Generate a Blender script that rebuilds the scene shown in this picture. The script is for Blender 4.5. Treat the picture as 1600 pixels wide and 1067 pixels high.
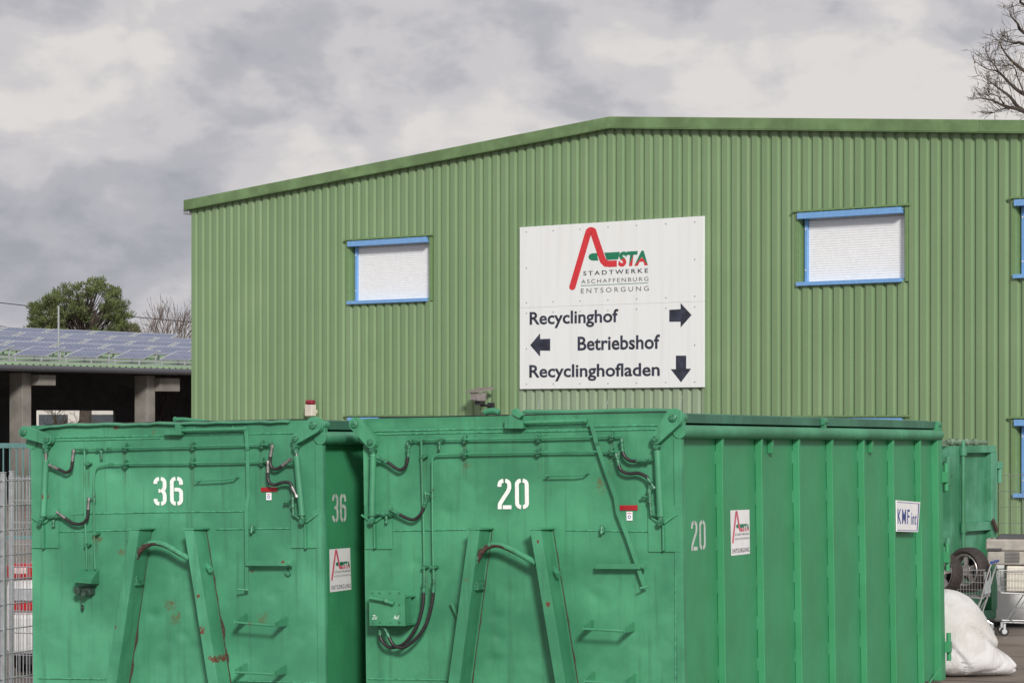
import bpy, bmesh, math, random
from mathutils import Vector, Matrix, noise as mnoise
R = math.radians
random.seed(7)
for o in list(bpy.data.objects): bpy.data.objects.remove(o)
scene = bpy.context.scene
# ------------------------------------------------------------------ camera, sky, sun, exposure
FPX, CX, HY, EYE = 4450.0, 800.0, 658.0, 2.45
cam = bpy.data.cameras.new('camera'); camo = bpy.data.objects.new('camera', cam)
scene.collection.objects.link(camo); scene.camera = camo
camo.location = (0, 0, EYE); camo.rotation_euler = (R(90), 0, 0)
cam.sensor_width = 36.0; cam.lens = 36.0 * FPX / 1600.0
cam.shift_y = (HY - 533.5) / 1600.0
cam.clip_start = 0.1; cam.clip_end = 2000

SUN_EL, SUN_AZ = R(24), R(171)      # azimuth measured from +Y, clockwise
sdir = Vector((math.sin(SUN_AZ) * math.cos(SUN_EL), math.cos(SUN_AZ) * math.cos(SUN_EL), math.sin(SUN_EL)))
sl = bpy.data.lights.new('sun', 'SUN'); so = bpy.data.objects.new('sun', sl); scene.collection.objects.link(so)
sl.energy = 3.3; sl.angle = R(8.0); sl.color = (1.0, 0.95, 0.88)
so.rotation_euler = sdir.to_track_quat('Z', 'Y').to_euler()

world = bpy.data.worlds.new('World'); scene.world = world; world.use_nodes = True
nt = world.node_tree; nt.nodes.clear()
def N(nt, t, **k):
    n = nt.nodes.new(t)
    for a, b in k.items(): setattr(n, a, b)
    return n
def ramp(nt, fac, stops, interp='EASE'):
    r = N(nt, 'ShaderNodeValToRGB'); r.color_ramp.interpolation = interp
    e = r.color_ramp.elements
    while len(e) < len(stops): e.new(0.5)
    for i, (p, c) in enumerate(stops):
        e[i].position = p; e[i].color = (c[0], c[1], c[2], 1) if not isinstance(c, (int, float)) else (c, c, c, 1)
    nt.links.new(fac, r.inputs[0]); return r.outputs[0]
def math_(nt, op, a, b=None, clamp=False):
    m = N(nt, 'ShaderNodeMath', operation=op, use_clamp=clamp)
    for i, v in enumerate((a, b)):
        if v is None: continue
        if isinstance(v, (int, float)): m.inputs[i].default_value = v
        else: nt.links.new(v, m.inputs[i])
    return m.outputs[0]
def mixc(nt, fac, a, b, mode='MIX'):
    m = N(nt, 'ShaderNodeMix', data_type='RGBA', blend_type=mode, clamp_factor=True)
    for i, v in ((0, fac), (6, a), (7, b)):
        if isinstance(v, (int, float)): m.inputs[i].default_value = v
        elif isinstance(v, tuple): m.inputs[i].default_value = (v[0], v[1], v[2], 1)
        else: nt.links.new(v, m.inputs[i])
    return m.outputs[2]
sky = N(nt, 'ShaderNodeTexSky', sky_type='NISHITA'); sky.sun_disc = False
sky.sun_elevation = SUN_EL; sky.sun_rotation = SUN_AZ
bgA = N(nt, 'ShaderNodeBackground'); bgA.inputs[1].default_value = 0.1
nt.links.new(sky.outputs[0], bgA.inputs[0])
tc = N(nt, 'ShaderNodeTexCoord')
def wnoise(scale, loc, detail=8, rough=0.55, dist=0.0, stretch=(1, 1, 1.7)):
    mp = N(nt, 'ShaderNodeMapping'); mp.inputs['Location'].default_value = loc
    mp.inputs['Scale'].default_value = stretch
    nt.links.new(tc.outputs['Generated'], mp.inputs[0])
    n = N(nt, 'ShaderNodeTexNoise'); n.inputs['Scale'].default_value = scale
    n.inputs['Detail'].default_value = detail; n.inputs['Roughness'].default_value = rough
    n.inputs['Distortion'].default_value = dist
    nt.links.new(mp.outputs[0], n.inputs['Vector']); return n.outputs['Fac']
big = wnoise(8.0, (4.3, 1.4, 0.1), 5, 0.45, 0.3)
mid = wnoise(20.0, (1.7, 2.1, 0.9), 7, 0.48, 0.5)
fine = wnoise(60.0, (5.7, 1.1, 4.2), 6, 0.55, 0.1)
v = math_(nt, 'ADD', math_(nt, 'MULTIPLY', big, 0.46), math_(nt, 'MULTIPLY', mid, 0.39))
v = math_(nt, 'ADD', v, math_(nt, 'MULTIPLY', fine, 0.15))
sep = N(nt, 'ShaderNodeSeparateXYZ'); nt.links.new(tc.outputs['Generated'], sep.inputs[0])
# a heavier bank of cloud low in the west
gx = math_(nt, 'MULTIPLY', math_(nt, 'SUBTRACT', -0.05, sep.outputs[0]), 4.0, True)
gz = math_(nt, 'SUBTRACT', 1.0, math_(nt, 'MULTIPLY', math_(nt, 'ABSOLUTE', math_(nt, 'SUBTRACT', sep.outputs[2], 0.064)), 24.0), True)
v = math_(nt, 'SUBTRACT', v, math_(nt, 'MULTIPLY', math_(nt, 'MULTIPLY', gx, gz), 0.13))
v = math_(nt, 'ADD', math_(nt, 'MULTIPLY', math_(nt, 'SUBTRACT', v, 0.5), 1.22), 0.545)
cloudcol = ramp(nt, v, [(0.33, (0.335, 0.345, 0.39)), (0.44, (0.46, 0.46, 0.50)), (0.53, (0.60, 0.585, 0.60)), (0.62, (0.73, 0.70, 0.685))])
bgB = N(nt, 'ShaderNodeBackground'); bgB.inputs[1].default_value = 1.0
nt.links.new(cloudcol, bgB.inputs[0])
cover = ramp(nt, v, [(0.30, 0.90), (0.42, 1.0)])
mixs = N(nt, 'ShaderNodeMixShader'); nt.links.new(cover, mixs.inputs[0])
nt.links.new(bgA.outputs[0], mixs.inputs[1]); nt.links.new(bgB.outputs[0], mixs.inputs[2])
wo = N(nt, 'ShaderNodeOutputWorld'); nt.links.new(mixs.outputs[0], wo.inputs[0])
vs = scene.view_settings; vs.view_transform = 'Standard'; vs.look = 'None'; vs.exposure = 0.0; vs.gamma = 1.0
vs.use_curve_mapping = False

# ------------------------------------------------------------------ materials
MATS = {}
def newmat(name):
    m = bpy.data.materials.new(name); m.use_nodes = True; t = m.node_tree
    return m, t, t.nodes['Principled BSDF']
def objnoise(t, scale, detail=5, rough=0.55, stretch=None, loc=None, dist=0.0):
    c = N(t, 'ShaderNodeTexCoord'); out = c.outputs['Object']
    if stretch or loc:
        mp = N(t, 'ShaderNodeMapping')
        if stretch: mp.inputs['Scale'].default_value = stretch
        if loc: mp.inputs['Location'].default_value = loc
        t.links.new(out, mp.inputs[0]); out = mp.outputs[0]
    n = N(t, 'ShaderNodeTexNoise'); n.inputs['Scale'].default_value = scale
    n.inputs['Detail'].default_value = detail; n.inputs['Roughness'].default_value = rough
    n.inputs['Distortion'].default_value = dist
    t.links.new(out, n.inputs['Vector']); return n.outputs['Fac']
def addbump(t, b, h, strength, dist):
    bp = N(t, 'ShaderNodeBump'); bp.inputs['Strength'].default_value = strength; bp.inputs['Distance'].default_value = dist
    t.links.new(h, bp.inputs['Height']); t.links.new(bp.outputs[0], b.inputs['Normal'])
def plain(name, col, rough=0.5, metal=0.0, var=0.15, scale=12.0, bump=0.0):
    if name in MATS: return MATS[name]
    m, t, b = newmat(name)
    n = objnoise(t, scale)
    c = mixc(t, ramp(t, n, [(0.3, 0.0), (0.7, 1.0)]), tuple(x * (1 - var) for x in col), tuple(min(1, x * (1 + var)) for x in col))
    t.links.new(c, b.inputs['Base Color']); b.inputs['Roughness'].default_value = rough; b.inputs['Metallic'].default_value = metal
    if bump: addbump(t, b, n, 0.5, bump)
    MATS[name] = m; return m
RUST = (0.085, 0.042, 0.026)
def paint(name, col, rust=0.735, rough=0.42, dirt=0.35, loc=(0, 0, 0), dent=0.010, fade=None, lo=0.84):
    m, t, b = newmat(name)
    fade = fade or tuple(min(1, x * 1.25 + 0.012) for x in col)
    n1 = objnoise(t, 1.6, 6, 0.6, loc=loc)
    c = mixc(t, ramp(t, n1, [(0.35, 0.0), (0.68, 1.0)]), tuple(x * lo for x in col), fade)
    st = objnoise(t, 1.0, 5, 0.6, stretch=(16, 16, 0.9), loc=loc)       # rain streaks
    c = mixc(t, math_(t, 'MULTIPLY', ramp(t, st, [(0.50, 0.0), (0.74, 1.0)]), dirt), c, tuple(x * 0.55 + 0.008 for x in col))
    gr = objnoise(t, 42, 4, 0.7, loc=loc)
    c = mixc(t, math_(t, 'MULTIPLY', ramp(t, gr, [(0.60, 0.0), (0.72, 1.0)]), 0.35), c, tuple(x * 0.6 + 0.02 for x in col))
    r1 = objnoise(t, 5.0, 8, 0.72, loc=(loc[0] + 3, loc[1], loc[2] + 9))
    rm = ramp(t, r1, [(rust, 0.0), (rust + 0.02, 1.0)], 'LINEAR')
    r2 = objnoise(t, 1.0, 6, 0.7, stretch=(38, 38, 2.2), loc=loc)
    rs = math_(t, 'MULTIPLY', ramp(t, r2, [(0.68, 0.0), (0.80, 1.0)]), 0.38)
    c = mixc(t, math_(t, 'MULTIPLY', rs, 0.8), c, (0.10, 0.12, 0.045))
    c = mixc(t, rm, c, RUST)
    t.links.new(c, b.inputs['Base Color'])
    rr = math_(t, 'ADD', rough, math_(t, 'MULTIPLY', n1, 0.22)); t.links.new(rr, b.inputs['Roughness'])
    dn = objnoise(t, 2.6, 2, 0.4, loc=loc)
    fn = objnoise(t, 70, 3, 0.6)
    h = math_(t, 'ADD', dn, math_(t, 'MULTIPLY', fn, 0.02))
    addbump(t, b, h, 0.7, dent)
    MATS[name] = m; return m
GREEN = (0.043, 0.238, 0.121)
m_front20 = paint('container_paint', GREEN, rust=0.735, dirt=0.55, dent=0.022)
m_front36 = paint('container_paint_worn', (0.050, 0.252, 0.137), rust=0.70, loc=(7, 2, 4), dirt=0.65, dent=0.024)
m_side = paint('container_side_paint', (0.038, 0.262, 0.112), rust=0.80, dirt=0.16, dent=0.018, lo=0.94, fade=(0.044, 0.285, 0.128))
m_lid = paint('lid_paint', (0.032, 0.14, 0.085), rust=0.70, dirt=0.6, fade=(0.05, 0.19, 0.12))
m_old = paint('old_green_paint', (0.040, 0.215, 0.105), rust=0.66, loc=(1, 8, 3), dirt=0.6, fade=(0.095, 0.31, 0.20))
m_weld = plain('weld_bead_paint', (0.075, 0.33, 0.19), 0.4, 0, 0.35, 30)
m_rust = plain('rusty_steel', (0.055, 0.032, 0.026), 0.85, 0.0, 0.5, 60, 0.003)
m_chip = plain('rust_chip', (0.17, 0.050, 0.032), 0.9, 0.0, 0.5, 90)
m_stain = plain('rust_stain', (0.085, 0.12, 0.055), 0.9, 0.0, 0.6, 50)
m_steel = plain('bare_steel', (0.27, 0.265, 0.26), 0.5, 0.8, 0.2, 60)
m_bolt = plain('grimy_shaded_fitting', (0.036, 0.175, 0.095), 0.45, 0.0, 0.55, 60)  # colour holds both grime and the dark shadows round the clamps
m_rubber = plain('hose_rubber', (0.022, 0.02, 0.022), 0.42, 0.0, 0.3, 40)
m_black = plain('black_plastic', (0.015, 0.015, 0.017), 0.5)
m_white = plain('white_stencil_paint', (0.80, 0.83, 0.82), 0.6, 0, 0.08, 50)
m_sticker = plain('white_sticker', (0.82, 0.82, 0.84), 0.4, 0, 0.05, 8)
m_red = plain('logo_red', (0.62, 0.035, 0.045), 0.4, 0, 0.08)
m_redfade = plain('faded_logo_red', (0.60, 0.13, 0.18), 0.5, 0, 0.15, 30)
m_lgreen = plain('logo_green', (0.012, 0.19, 0.10), 0.4, 0, 0.08)
m_ink = plain('dark_lettering', (0.03, 0.035, 0.06), 0.45, 0, 0.5, 6)
m_inkgrey = plain('grey_lettering', (0.13, 0.14, 0.16), 0.5)
m_blueink = plain('blue_lettering', (0.03, 0.06, 0.30), 0.45)
m_redtag = plain('red_tag', (0.35, 0.012, 0.02), 0.4, 0, 0.1)
m_blue = plain('blue_frame', (0.17, 0.36, 0.68), 0.35, 0, 0.05)
m_shutter = plain('white_shutter', (0.80, 0.82, 0.85), 0.5, 0, 0.03)
m_conc = plain('concrete', (0.19, 0.18, 0.165), 0.85, 0, 0.25, 1.5)
m_dark = plain('dark_parts_hall_shade', (0.02, 0.02, 0.023), 0.8, 0, 0.3, 3)  # plain dark parts; also the shade painted inside the open hall
m_galv = plain('galvanised_steel', (0.42, 0.44, 0.47), 0.45, 0.5, 0.12, 20)
m_chrome = plain('cart_chrome', (0.52, 0.53, 0.55), 0.3, 0.8, 0.1, 30)
m_tyre = plain('tyre_rubber', (0.030, 0.024, 0.022), 0.75, 0, 0.3, 30, 0.002)
m_rim = plain('rim_alloy', (0.35, 0.33, 0.32), 0.35, 0.7, 0.2, 30)
m_cool = plain('cooler_plastic', (0.33, 0.31, 0.28), 0.55, 0, 0.15, 10)
m_coollid = plain('cooler_lid', (0.055, 0.058, 0.065), 0.5, 0, 0.1, 10)
m_cream = plain('cream_enamel', (0.60, 0.57, 0.50), 0.4, 0, 0.06, 6)
m_wbox = plain('white_enamel', (0.55, 0.56, 0.57), 0.35, 0, 0.06, 6)
m_bark = plain('bark', (0.065, 0.05, 0.042), 0.9, 0, 0.4, 6)
m_twig = plain('twig', (0.10, 0.07, 0.06), 0.9, 0, 0.3, 6)
m_teal = plain('teal_rail', (0.06, 0.16, 0.16), 0.5, 0, 0.1)
m_carw = plain('car_paint_white', (0.72, 0.72, 0.74), 0.2, 0, 0.03, 3)
m_glass = plain('car_glass', (0.02, 0.022, 0.026), 0.06)
m_lens = plain('red_lens', (0.45, 0.01, 0.015), 0.15, 0, 0.1)
m_lensw = plain('clear_lens', (0.75, 0.55, 0.55), 0.1)

def wallmat():
    m, t, b = newmat('green_cladding')
    n1 = objnoise(t, 0.7, 5, 0.6)
    c = mixc(t, ramp(t, n1, [(0.3, 0.0), (0.7, 1.0)]), (0.172, 0.272, 0.138), (0.198, 0.300, 0.160))
    tq = N(t, 'ShaderNodeTexCoord'); sq = N(t, 'ShaderNodeSeparateXYZ'); t.links.new(tq.outputs['Object'], sq.inputs[0])
    fl = math_(t, 'FLOOR', math_(t, 'DIVIDE', math_(t, 'SUBTRACT', sq.outputs[0], SHEET0), 1.035))
    wn = N(t, 'ShaderNodeTexWhiteNoise'); wn.noise_dimensions = '1D'; t.links.new(fl, wn.inputs['W'])
    c = mixc(t, math_(t, 'MULTIPLY', wn.outputs['Value'], 0.55), c, (0.155, 0.248, 0.124))     # sheets from different batches
    st = objnoise(t, 1.0, 4, 0.6, stretch=(9, 9, 0.25))
    c = mixc(t, math_(t, 'MULTIPLY', ramp(t, st, [(0.45, 0.0), (0.75, 1.0)]), 0.18), c, (0.27, 0.35, 0.22))
    # strip washed pale below the sign board
    tcn = N(t, 'ShaderNodeTexCoord'); sp = N(t, 'ShaderNodeSeparateXYZ'); t.links.new(tcn.outputs['Object'], sp.inputs[0])
    a = math_(t, 'MULTIPLY', math_(t, 'GREATER_THAN', sp.outputs[0], WASH[0]), math_(t, 'LESS_THAN', sp.outputs[0], WASH[1]))
    a = math_(t, 'MULTIPLY', a, math_(t, 'LESS_THAN', sp.outputs[2], WASH[2]))
    a = math_(t, 'MULTIPLY', a, 0.42)
    c = mixc(t, a, c, (0.36, 0.42, 0.35))
    t.links.new(c, b.inputs['Base Color']); b.inputs['Roughness'].default_value = 0.42
    addbump(t, b, objnoise(t, 3.0, 3), 0.3, 0.006)
    return m

# ------------------------------------------------------------------ mesh helpers
class MB:
    def __init__(s): s.v = []; s.f = []; s.m = []; s.cur = 0
    def add(s, vs, fs):
        k = len(s.v); s.v += [tuple(p) for p in vs]; s.f += [tuple(i + k for i in f) for f in fs]; s.m += [s.cur] * len(fs)
    def box(s, a, b, T=None):
        x0, x1 = sorted((a[0], b[0])); y0, y1 = sorted((a[1], b[1])); z0, z1 = sorted((a[2], b[2]))
        vs = [Vector(p) for p in ((x0,y0,z0),(x1,y0,z0),(x1,y1,z0),(x0,y1,z0),(x0,y0,z1),(x1,y0,z1),(x1,y1,z1),(x0,y1,z1))]
        if T: vs = [T @ p for p in vs]
        s.add(vs, [(0,3,2,1),(4,5,6,7),(0,1,5,4),(1,2,6,5),(2,3,7,6),(3,0,4,7)]); return s
    def hexa(s, p):      # 8 corners: bottom 4 then top 4
        s.add(p, [(0,3,2,1),(4,5,6,7),(0,1,5,4),(1,2,6,5),(2,3,7,6),(3,0,4,7)]); return s
    def prism(s, poly, off):
        n = len(poly); off = Vector(off); P = [Vector(p) for p in poly]
        s.add(P + [p + off for p in P], [tuple(range(n))[::-1], tuple(range(n, 2*n))] + [(i, (i+1) % n, n + (i+1) % n, n + i) for i in range(n)]); return s
    def sheet(s, poly): s.add([Vector(p) for p in poly], [tuple(range(len(poly)))]); return s
    def tube(s, pts, r, n=8, cap=True):
        P = [Vector(p) for p in pts]; m = len(P)
        rad = r if isinstance(r, (list, tuple)) else [r] * m
        up = None; vs = []
        for i in range(m):
            d = (P[min(i+1, m-1)] - P[max(i-1, 0)]); d = d.normalized() if d.length > 1e-9 else Vector((0, 0, 1))
            if up is None:
                up = Vector((0, 0, 1)) if abs(d.z) < 0.9 else Vector((1, 0, 0))
            a = d.cross(up); a = a.normalized() if a.length > 1e-6 else Vector((1, 0, 0)); up = a.cross(d).normalized()
            for k in range(n):
                t = 2 * math.pi * k / n; vs.append(P[i] + (a * math.cos(t) + up * math.sin(t)) * rad[i])
        fs = [(i*n + k, i*n + (k+1) % n, (i+1)*n + (k+1) % n, (i+1)*n + k) for i in range(m-1) for k in range(n)]
        if cap: fs += [tuple(range(n))[::-1], tuple(range((m-1)*n, m*n))]
        s.add(vs, fs); return s
    def flat(s, pts, w, th, nrm):      # flat bar swept along pts; w across, th along the normal
        P = [Vector(p) for p in pts]; nrm = Vector(nrm).normalized(); vs = []
        for i in range(len(P)):
            d = (P[min(i+1, len(P)-1)] - P[max(i-1, 0)]).normalized(); a = d.cross(nrm).normalized() * (w/2); h = nrm * th
            vs += [P[i] - a, P[i] + a, P[i] + a + h, P[i] - a + h]
        m = len(P); fs = [(i*4 + k, i*4 + (k+1) % 4, (i+1)*4 + (k+1) % 4, (i+1)*4 + k) for i in range(m-1) for k in range(4)]
        s.add(vs, fs + [(3,2,1,0), tuple(range((m-1)*4, m*4))]); return s
    def build(s, name, mat, parent=None, bev=0.0, smooth=True, T=None):
        me = bpy.data.meshes.new(name)
        vs = [T @ Vector(p) for p in s.v] if T else s.v
        me.from_pydata([tuple(p) for p in vs], [], s.f); me.update()
        for mm in (mat if isinstance(mat, (list, tuple)) else [mat]): me.materials.append(mm)
        for i, p in enumerate(me.polygons): p.material_index = s.m[i]
        bm = bmesh.new(); bm.from_mesh(me); bmesh.ops.recalc_face_normals(bm, faces=bm.faces); bm.to_mesh(me); bm.free()
        if smooth:
            me.shade_smooth(); me.set_sharp_from_angle(angle=R(38))
        o = bpy.data.objects.new(name, me); scene.collection.objects.link(o)
        if parent: o.parent = parent
        if bev:
            b = o.modifiers.new('bevel', 'BEVEL'); b.width = bev; b.segments = 2; b.limit_method = 'ANGLE'; b.angle_limit = R(40)
            b.harden_normals = True
        return o
def tag(o, label=None, cat=None, group=None, kind=None):
    for k, v_ in (('label', label), ('category', cat), ('group', group), ('kind', kind)):
        if v_: o[k] = v_
    return o
def empty(name, M=None):
    o = bpy.data.objects.new(name, None); scene.collection.objects.link(o); o.empty_display_size = 0.2
    if isinstance(M, Vector): M = Matrix.Translation(M)
    if M is not None: o.matrix_world = M
    return o
def ray(px, py): return Vector(((px - CX) / FPX, 1.0, (HY - py) / FPX))
O = Vector((0, 0, EYE))
def hit(px, py, p0, nrm):
    d = ray(px, py); t = (Vector(p0) - O).dot(nrm) / d.dot(nrm); return O + d * t
def at(px, Y, z=0.0): return Vector(((px - CX) / FPX * Y, Y, z))
def zat(py, Y): return EYE + (HY - py) / FPX * Y
def spl(pts, n=6):       # Catmull-Rom
    P = [Vector(p) for p in pts]; out = []
    for i in range(len(P) - 1):
        p0 = P[max(i-1, 0)]; p1 = P[i]; p2 = P[i+1]; p3 = P[min(i+2, len(P)-1)]
        for k in range(n):
            t = k / n
            out.append(0.5 * ((2*p1) + (p2 - p0)*t + (2*p0 - 5*p1 + 4*p2 - p3)*t*t + (3*p1 - p0 - 3*p2 + p3)*t*t*t))
    out.append(P[-1]); return out

# text -> normalised 2-D faces
def text2d(s, bold=0.0, space=1.0, shear=0.0):
    c = bpy.data.curves.new('t', 'FONT'); c.body = s; c.size = 1; c.offset = bold; c.space_character = space; c.shear = shear
    c.resolution_u = 3
    o = bpy.data.objects.new('t', c); scene.collection.objects.link(o)
    bpy.context.view_layer.update(); dg = bpy.context.evaluated_depsgraph_get()
    me = bpy.data.meshes.new_from_object(o.evaluated_get(dg))
    vs = [(p.co.x, p.co.y) for p in me.vertices]; fs = [tuple(f.vertices) for f in me.polygons]
    bpy.data.objects.remove(o); bpy.data.curves.remove(c); bpy.data.meshes.remove(me)
    x0 = min(p[0] for p in vs); x1 = max(p[0] for p in vs); y0 = min(p[1] for p in vs); y1 = max(p[1] for p in vs)
    return [((p[0]-x0)/(x1-x0), (p[1]-y0)/(y1-y0)) for p in vs], fs
def text_on(mb, s, mp, x0, y0, x1, y1, **k):    # mp maps plane (u,v) -> 3-D
    vs, fs = text2d(s, **k); mb.add([mp(x0 + (x1-x0)*a, y0 + (y1-y0)*b) for a, b in vs], fs)
def stroke2(pts, w, cap0=False, cap1=False):
    """mitred strip; returns 2-D verts and faces"""
    P = [Vector(p) for p in pts]; n = len(P); vs = []; fs = []
    for i in range(n):
        d0 = (P[i] - P[i-1]).normalized() if i else (P[1] - P[0]).normalized()
        d1 = (P[i+1] - P[i]).normalized() if i < n-1 else d0
        a = Vector((-d0.y, d0.x)); b = Vector((-d1.y, d1.x)); m = (a + b).normalized(); k = (w/2) / max(0.35, m.dot(a))
        vs += [P[i] + m*k, P[i] - m*k]
    fs = [(2*i, 2*i+1, 2*i+3, 2*i+2) for i in range(n-1)]
    for flag, idx, nb in ((cap0, 0, 1), (cap1, n-1, n-2)):
        if flag:
            d = (P[idx] - P[nb]).normalized(); a0 = math.atan2(d.y, d.x); ring = []
            for k in range(1, 8):
                t = a0 + math.pi/2 - math.pi * k / 8; vs.append(P[idx] + Vector((math.cos(t), math.sin(t))) * w/2); ring.append(len(vs)-1)
            fs.append(tuple([2*idx if idx else 2*idx+1] + ring + [2*idx+1 if idx else 2*idx])) if idx else fs.append(tuple([1] + ring + [0]))
    return vs, fs
def arc(cx, cy, rx, ry, a0, a1, n=7):
    return [(cx + rx*math.cos(R(a0 + (a1-a0)*i/n)), cy + ry*math.sin(R(a0 + (a1-a0)*i/n))) for i in range(n+1)]
DIG = {
 '0': [arc(.195, .80, .13, .135, 90, 180) + arc(.195, .20, .13, .135, 180, 270), arc(.255, .80, .13, .135, 90, 0) + arc(.255, .20, .13, .135, 0, -90)],
 '2': [[(.065, .74)] + arc(.195, .80, .13, .135, 180, 90), arc(.255, .80, .13, .135, 90, 0) + [(.385, .70), (.35, .60), (.085, .20), (.065, .13), (.065, .0)], [(.165, .065), (.45, .065)]],
 '3': [[(.065, .76)] + arc(.195, .80, .13, .135, 180, 90), arc(.255, .80, .13, .135, 90, 0) + [(.385, .66), (.36, .57), (.305, .515), (.36, .45), (.385, .36)] + arc(.255, .20, .13, .135, 0, -90), [(.17, .515), (.235, .515)], arc(.195, .20, .13, .135, 270, 180) + [(.065, .24)]],
 '6': [arc(.195, .80, .13, .135, 90, 180) + arc(.195, .20, .13, .135, 180, 270), arc(.255, .80, .13, .135, 90, 0) + [(.385, .72)], [(.155, .555), (.255, .555)] + arc(.265, .44, .12, .115, 80, 0) + arc(.255, .20, .13, .135, 0, -90)]}
def digits(mb, s, mp, x0, y0, x1, y1):
    h = y1 - y0; kx = (x1 - x0) / (0.45*2 + 0.12)
    for i, ch in enumerate(s):
        for path in DIG[ch]:
            vs, fs = stroke2(path, 0.13)
            mb.add([mp(x0 + kx*(p.x + i*0.57), y0 + h*p.y) for p in vs], fs)
# the swooping-A emblem in units of its own height, x right, y up
def LG(cx, cy):   # crop pixel of the sign board -> emblem units, with the perspective slope taken out
    return Vector(((cx - 330) / 385.0, (475 - (cy + 0.048*(cx - 560))) / 385.0))
def emblem(mp, parent, red, green, ink, grey, texts=True, z=0.0):
    r = MB(); path = [LG(348, 437), LG(436, 140)] + [LG(457 + 15*math.cos(R(a)), 122 - 13*math.sin(R(a))) for a in (150, 120, 90, 60, 30)] + [LG(477, 140), LG(518, 262), LG(527, 285), LG(543, 301), LG(565, 303), LG(606, 301)]
    vs, fs = stroke2(path, 37/385.0, cap0=True); r.add([mp(p.x, p.y) for p in vs], fs)
    g = MB()
    def pg(pts): g.add([mp(*LG(*p)) for p in pts], [tuple(range(len(pts)))])
    pg([(500, 241), (462, 242), (447, 250), (442, 263), (447, 276), (462, 284), (500, 284), (494, 262)])
    pg([(534, 239), (624, 234), (614, 277), (548, 281)])
    vs, fs = text2d('STA', bold=0.05, shear=0.12)
    a = LG(614, 320); b = LG(782, 226)
    P = [Vector((a.x + (b.x-a.x)*p[0], a.y + (b.y-a.y)*p[1])) for p in vs]; cut = (a.y + b.y)/2
    for f in fs:
        cy = sum(P[i].y for i in f) / len(f)
        (g if cy > cut else r).add([mp(P[i].x, P[i].y) for i in f], [tuple(range(len(f)))])
    r.build('emblem_red', red, parent, smooth=False); g.build('emblem_green', green, parent, smooth=False)
    if texts:
        t = MB(); a = LG(412, 371); b = LG(783, 328); text_on(t, 'STADTWERKE', mp, a.x, a.y, b.x, b.y, space=1.45, bold=0.012)
        t.build('lettering', ink, parent, smooth=False)
        t = MB(); a = LG(400, 418); b = LG(785, 376); text_on(t, 'ASCHAFFENBURG', mp, a.x, a.y, b.x, b.y, space=1.3)
        t.build('lettering', grey, parent, smooth=False)
# ------------------------------------------------------------------ yard ground
def groundmat():
    m, t, b = newmat('yard_concrete')
    n1 = objnoise(t, 0.35, 6, 0.6); n2 = objnoise(t, 3.0, 6, 0.7); n3 = objnoise(t, 60, 3, 0.6)
    c = mixc(t, ramp(t, n1, [(0.35, 0.0), (0.65, 1.0)]), (0.155, 0.118, 0.095), (0.24, 0.20, 0.175))
    c = mixc(t, math_(t, 'MULTIPLY', ramp(t, n2, [(0.45, 0.0), (0.7, 1.0)]), 0.5), c, (0.12, 0.085, 0.065))
    c = mixc(t, math_(t, 'MULTIPLY', ramp(t, n3, [(0.55, 0.0), (0.7, 1.0)]), 0.4), c, (0.10, 0.09, 0.08))
    t.links.new(c, b.inputs['Base Color']); b.inputs['Roughness'].default_value = 0.62
    addbump(t, b, math_(t, 'ADD', n2, math_(t, 'MULTIPLY', n3, 0.3)), 0.5, 0.01)
    return m
g = MB(); g.sheet([(-900, -200, 0), (900, -200, 0), (900, 1500, 0), (-900, 1500, 0)])
tag(g.build('ground', groundmat()), kind='structure')
j = MB()      # joints between the slabs
for k in range(-8, 9):
    for (dx, dy, L) in ((0.9205, -0.3907, 40), (0.3907, 0.9205, 40)):
        c = Vector((7, 27, 0.004)) + Vector((dy if dx > .5 else dx, 0, 0)) * 0
        nn = Vector((-dy, dx, 0)); p = c + nn * (k * 1.45 + 0.3); d = Vector((dx, dy, 0))
        if dx < .5: p = c + nn * (k * 4.3)
        j.sheet([p - d*L - nn*.012, p + d*L - nn*.012, p + d*L + nn*.012, p - d*L + nn*.012])
        if dx > .5: pass
jo = j
# keep long joints and cross joints on two levels so no faces share a plane
for i, v_ in enumerate(jo.v):
    jo.v[i] = (v_[0], v_[1], 0.004 + (0.003 if (i // 4) % 2 else 0.0))
tag(jo.build('slab_joints', plain('joint_dirt', (0.06, 0.045, 0.035), 0.9), smooth=False), kind='structure')

# ------------------------------------------------------------------ green hall
PH = math.atan2(FPX, 4900.0)                      # the gable wall recedes to the left
D_ = Vector((math.cos(PH), -math.sin(PH), 0)); RD = Vector((math.sin(PH), math.cos(PH), 0)); NW = -RD
W0 = at(1380, 45.1, 0.0)                          # a point of the wall plane
def wl(px, py, out=0.0):
    p = hit(px, py, W0 + NW*out, NW); q = p - W0; return q.dot(D_), p.z
WM = Matrix(((D_.x, RD.x, 0, W0.x), (D_.y, RD.y, 0, W0.y), (0, 0, 1, 0), (0, 0, 0, 1)))   # local x along wall, y inward, z up
sL = wl(299, 400)[0]; sR0, zR = wl(957, 200)
zE = wl(299, 327)[1]                              # underside of the verge at the eaves
slope = (zR - zE) / (sR0 - sL); sR = 2*sR0 - sL; BD = 24.0
def zroof(s): return zR - abs(s - sR0) * slope
SHEET0 = sL + .08
WASH = (wl(812, 600)[0], wl(1099, 600)[0], wl(950, 606)[1])
m_wall = wallmat()
m_trim = paint('verge_trim_paint', (0.128, 0.215, 0.092), rust=0.95, dirt=0.1, dent=0.012)
hall = empty('green_hall', WM)
tag(hall, 'large green corrugated metal hall with blue framed shuttered windows and shallow gable', 'building')
wins = []      # openings: s0, s1, z0, z1 at the wall face
def win(pxl, pyt, pxr, pyb, ref=None):
    s0 = wl(pxl, pyt)[0]; s1 = wl(pxr, pyt)[0]; return s0, s1
A = wl(548, 470); B = wl(668, 374)
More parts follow.
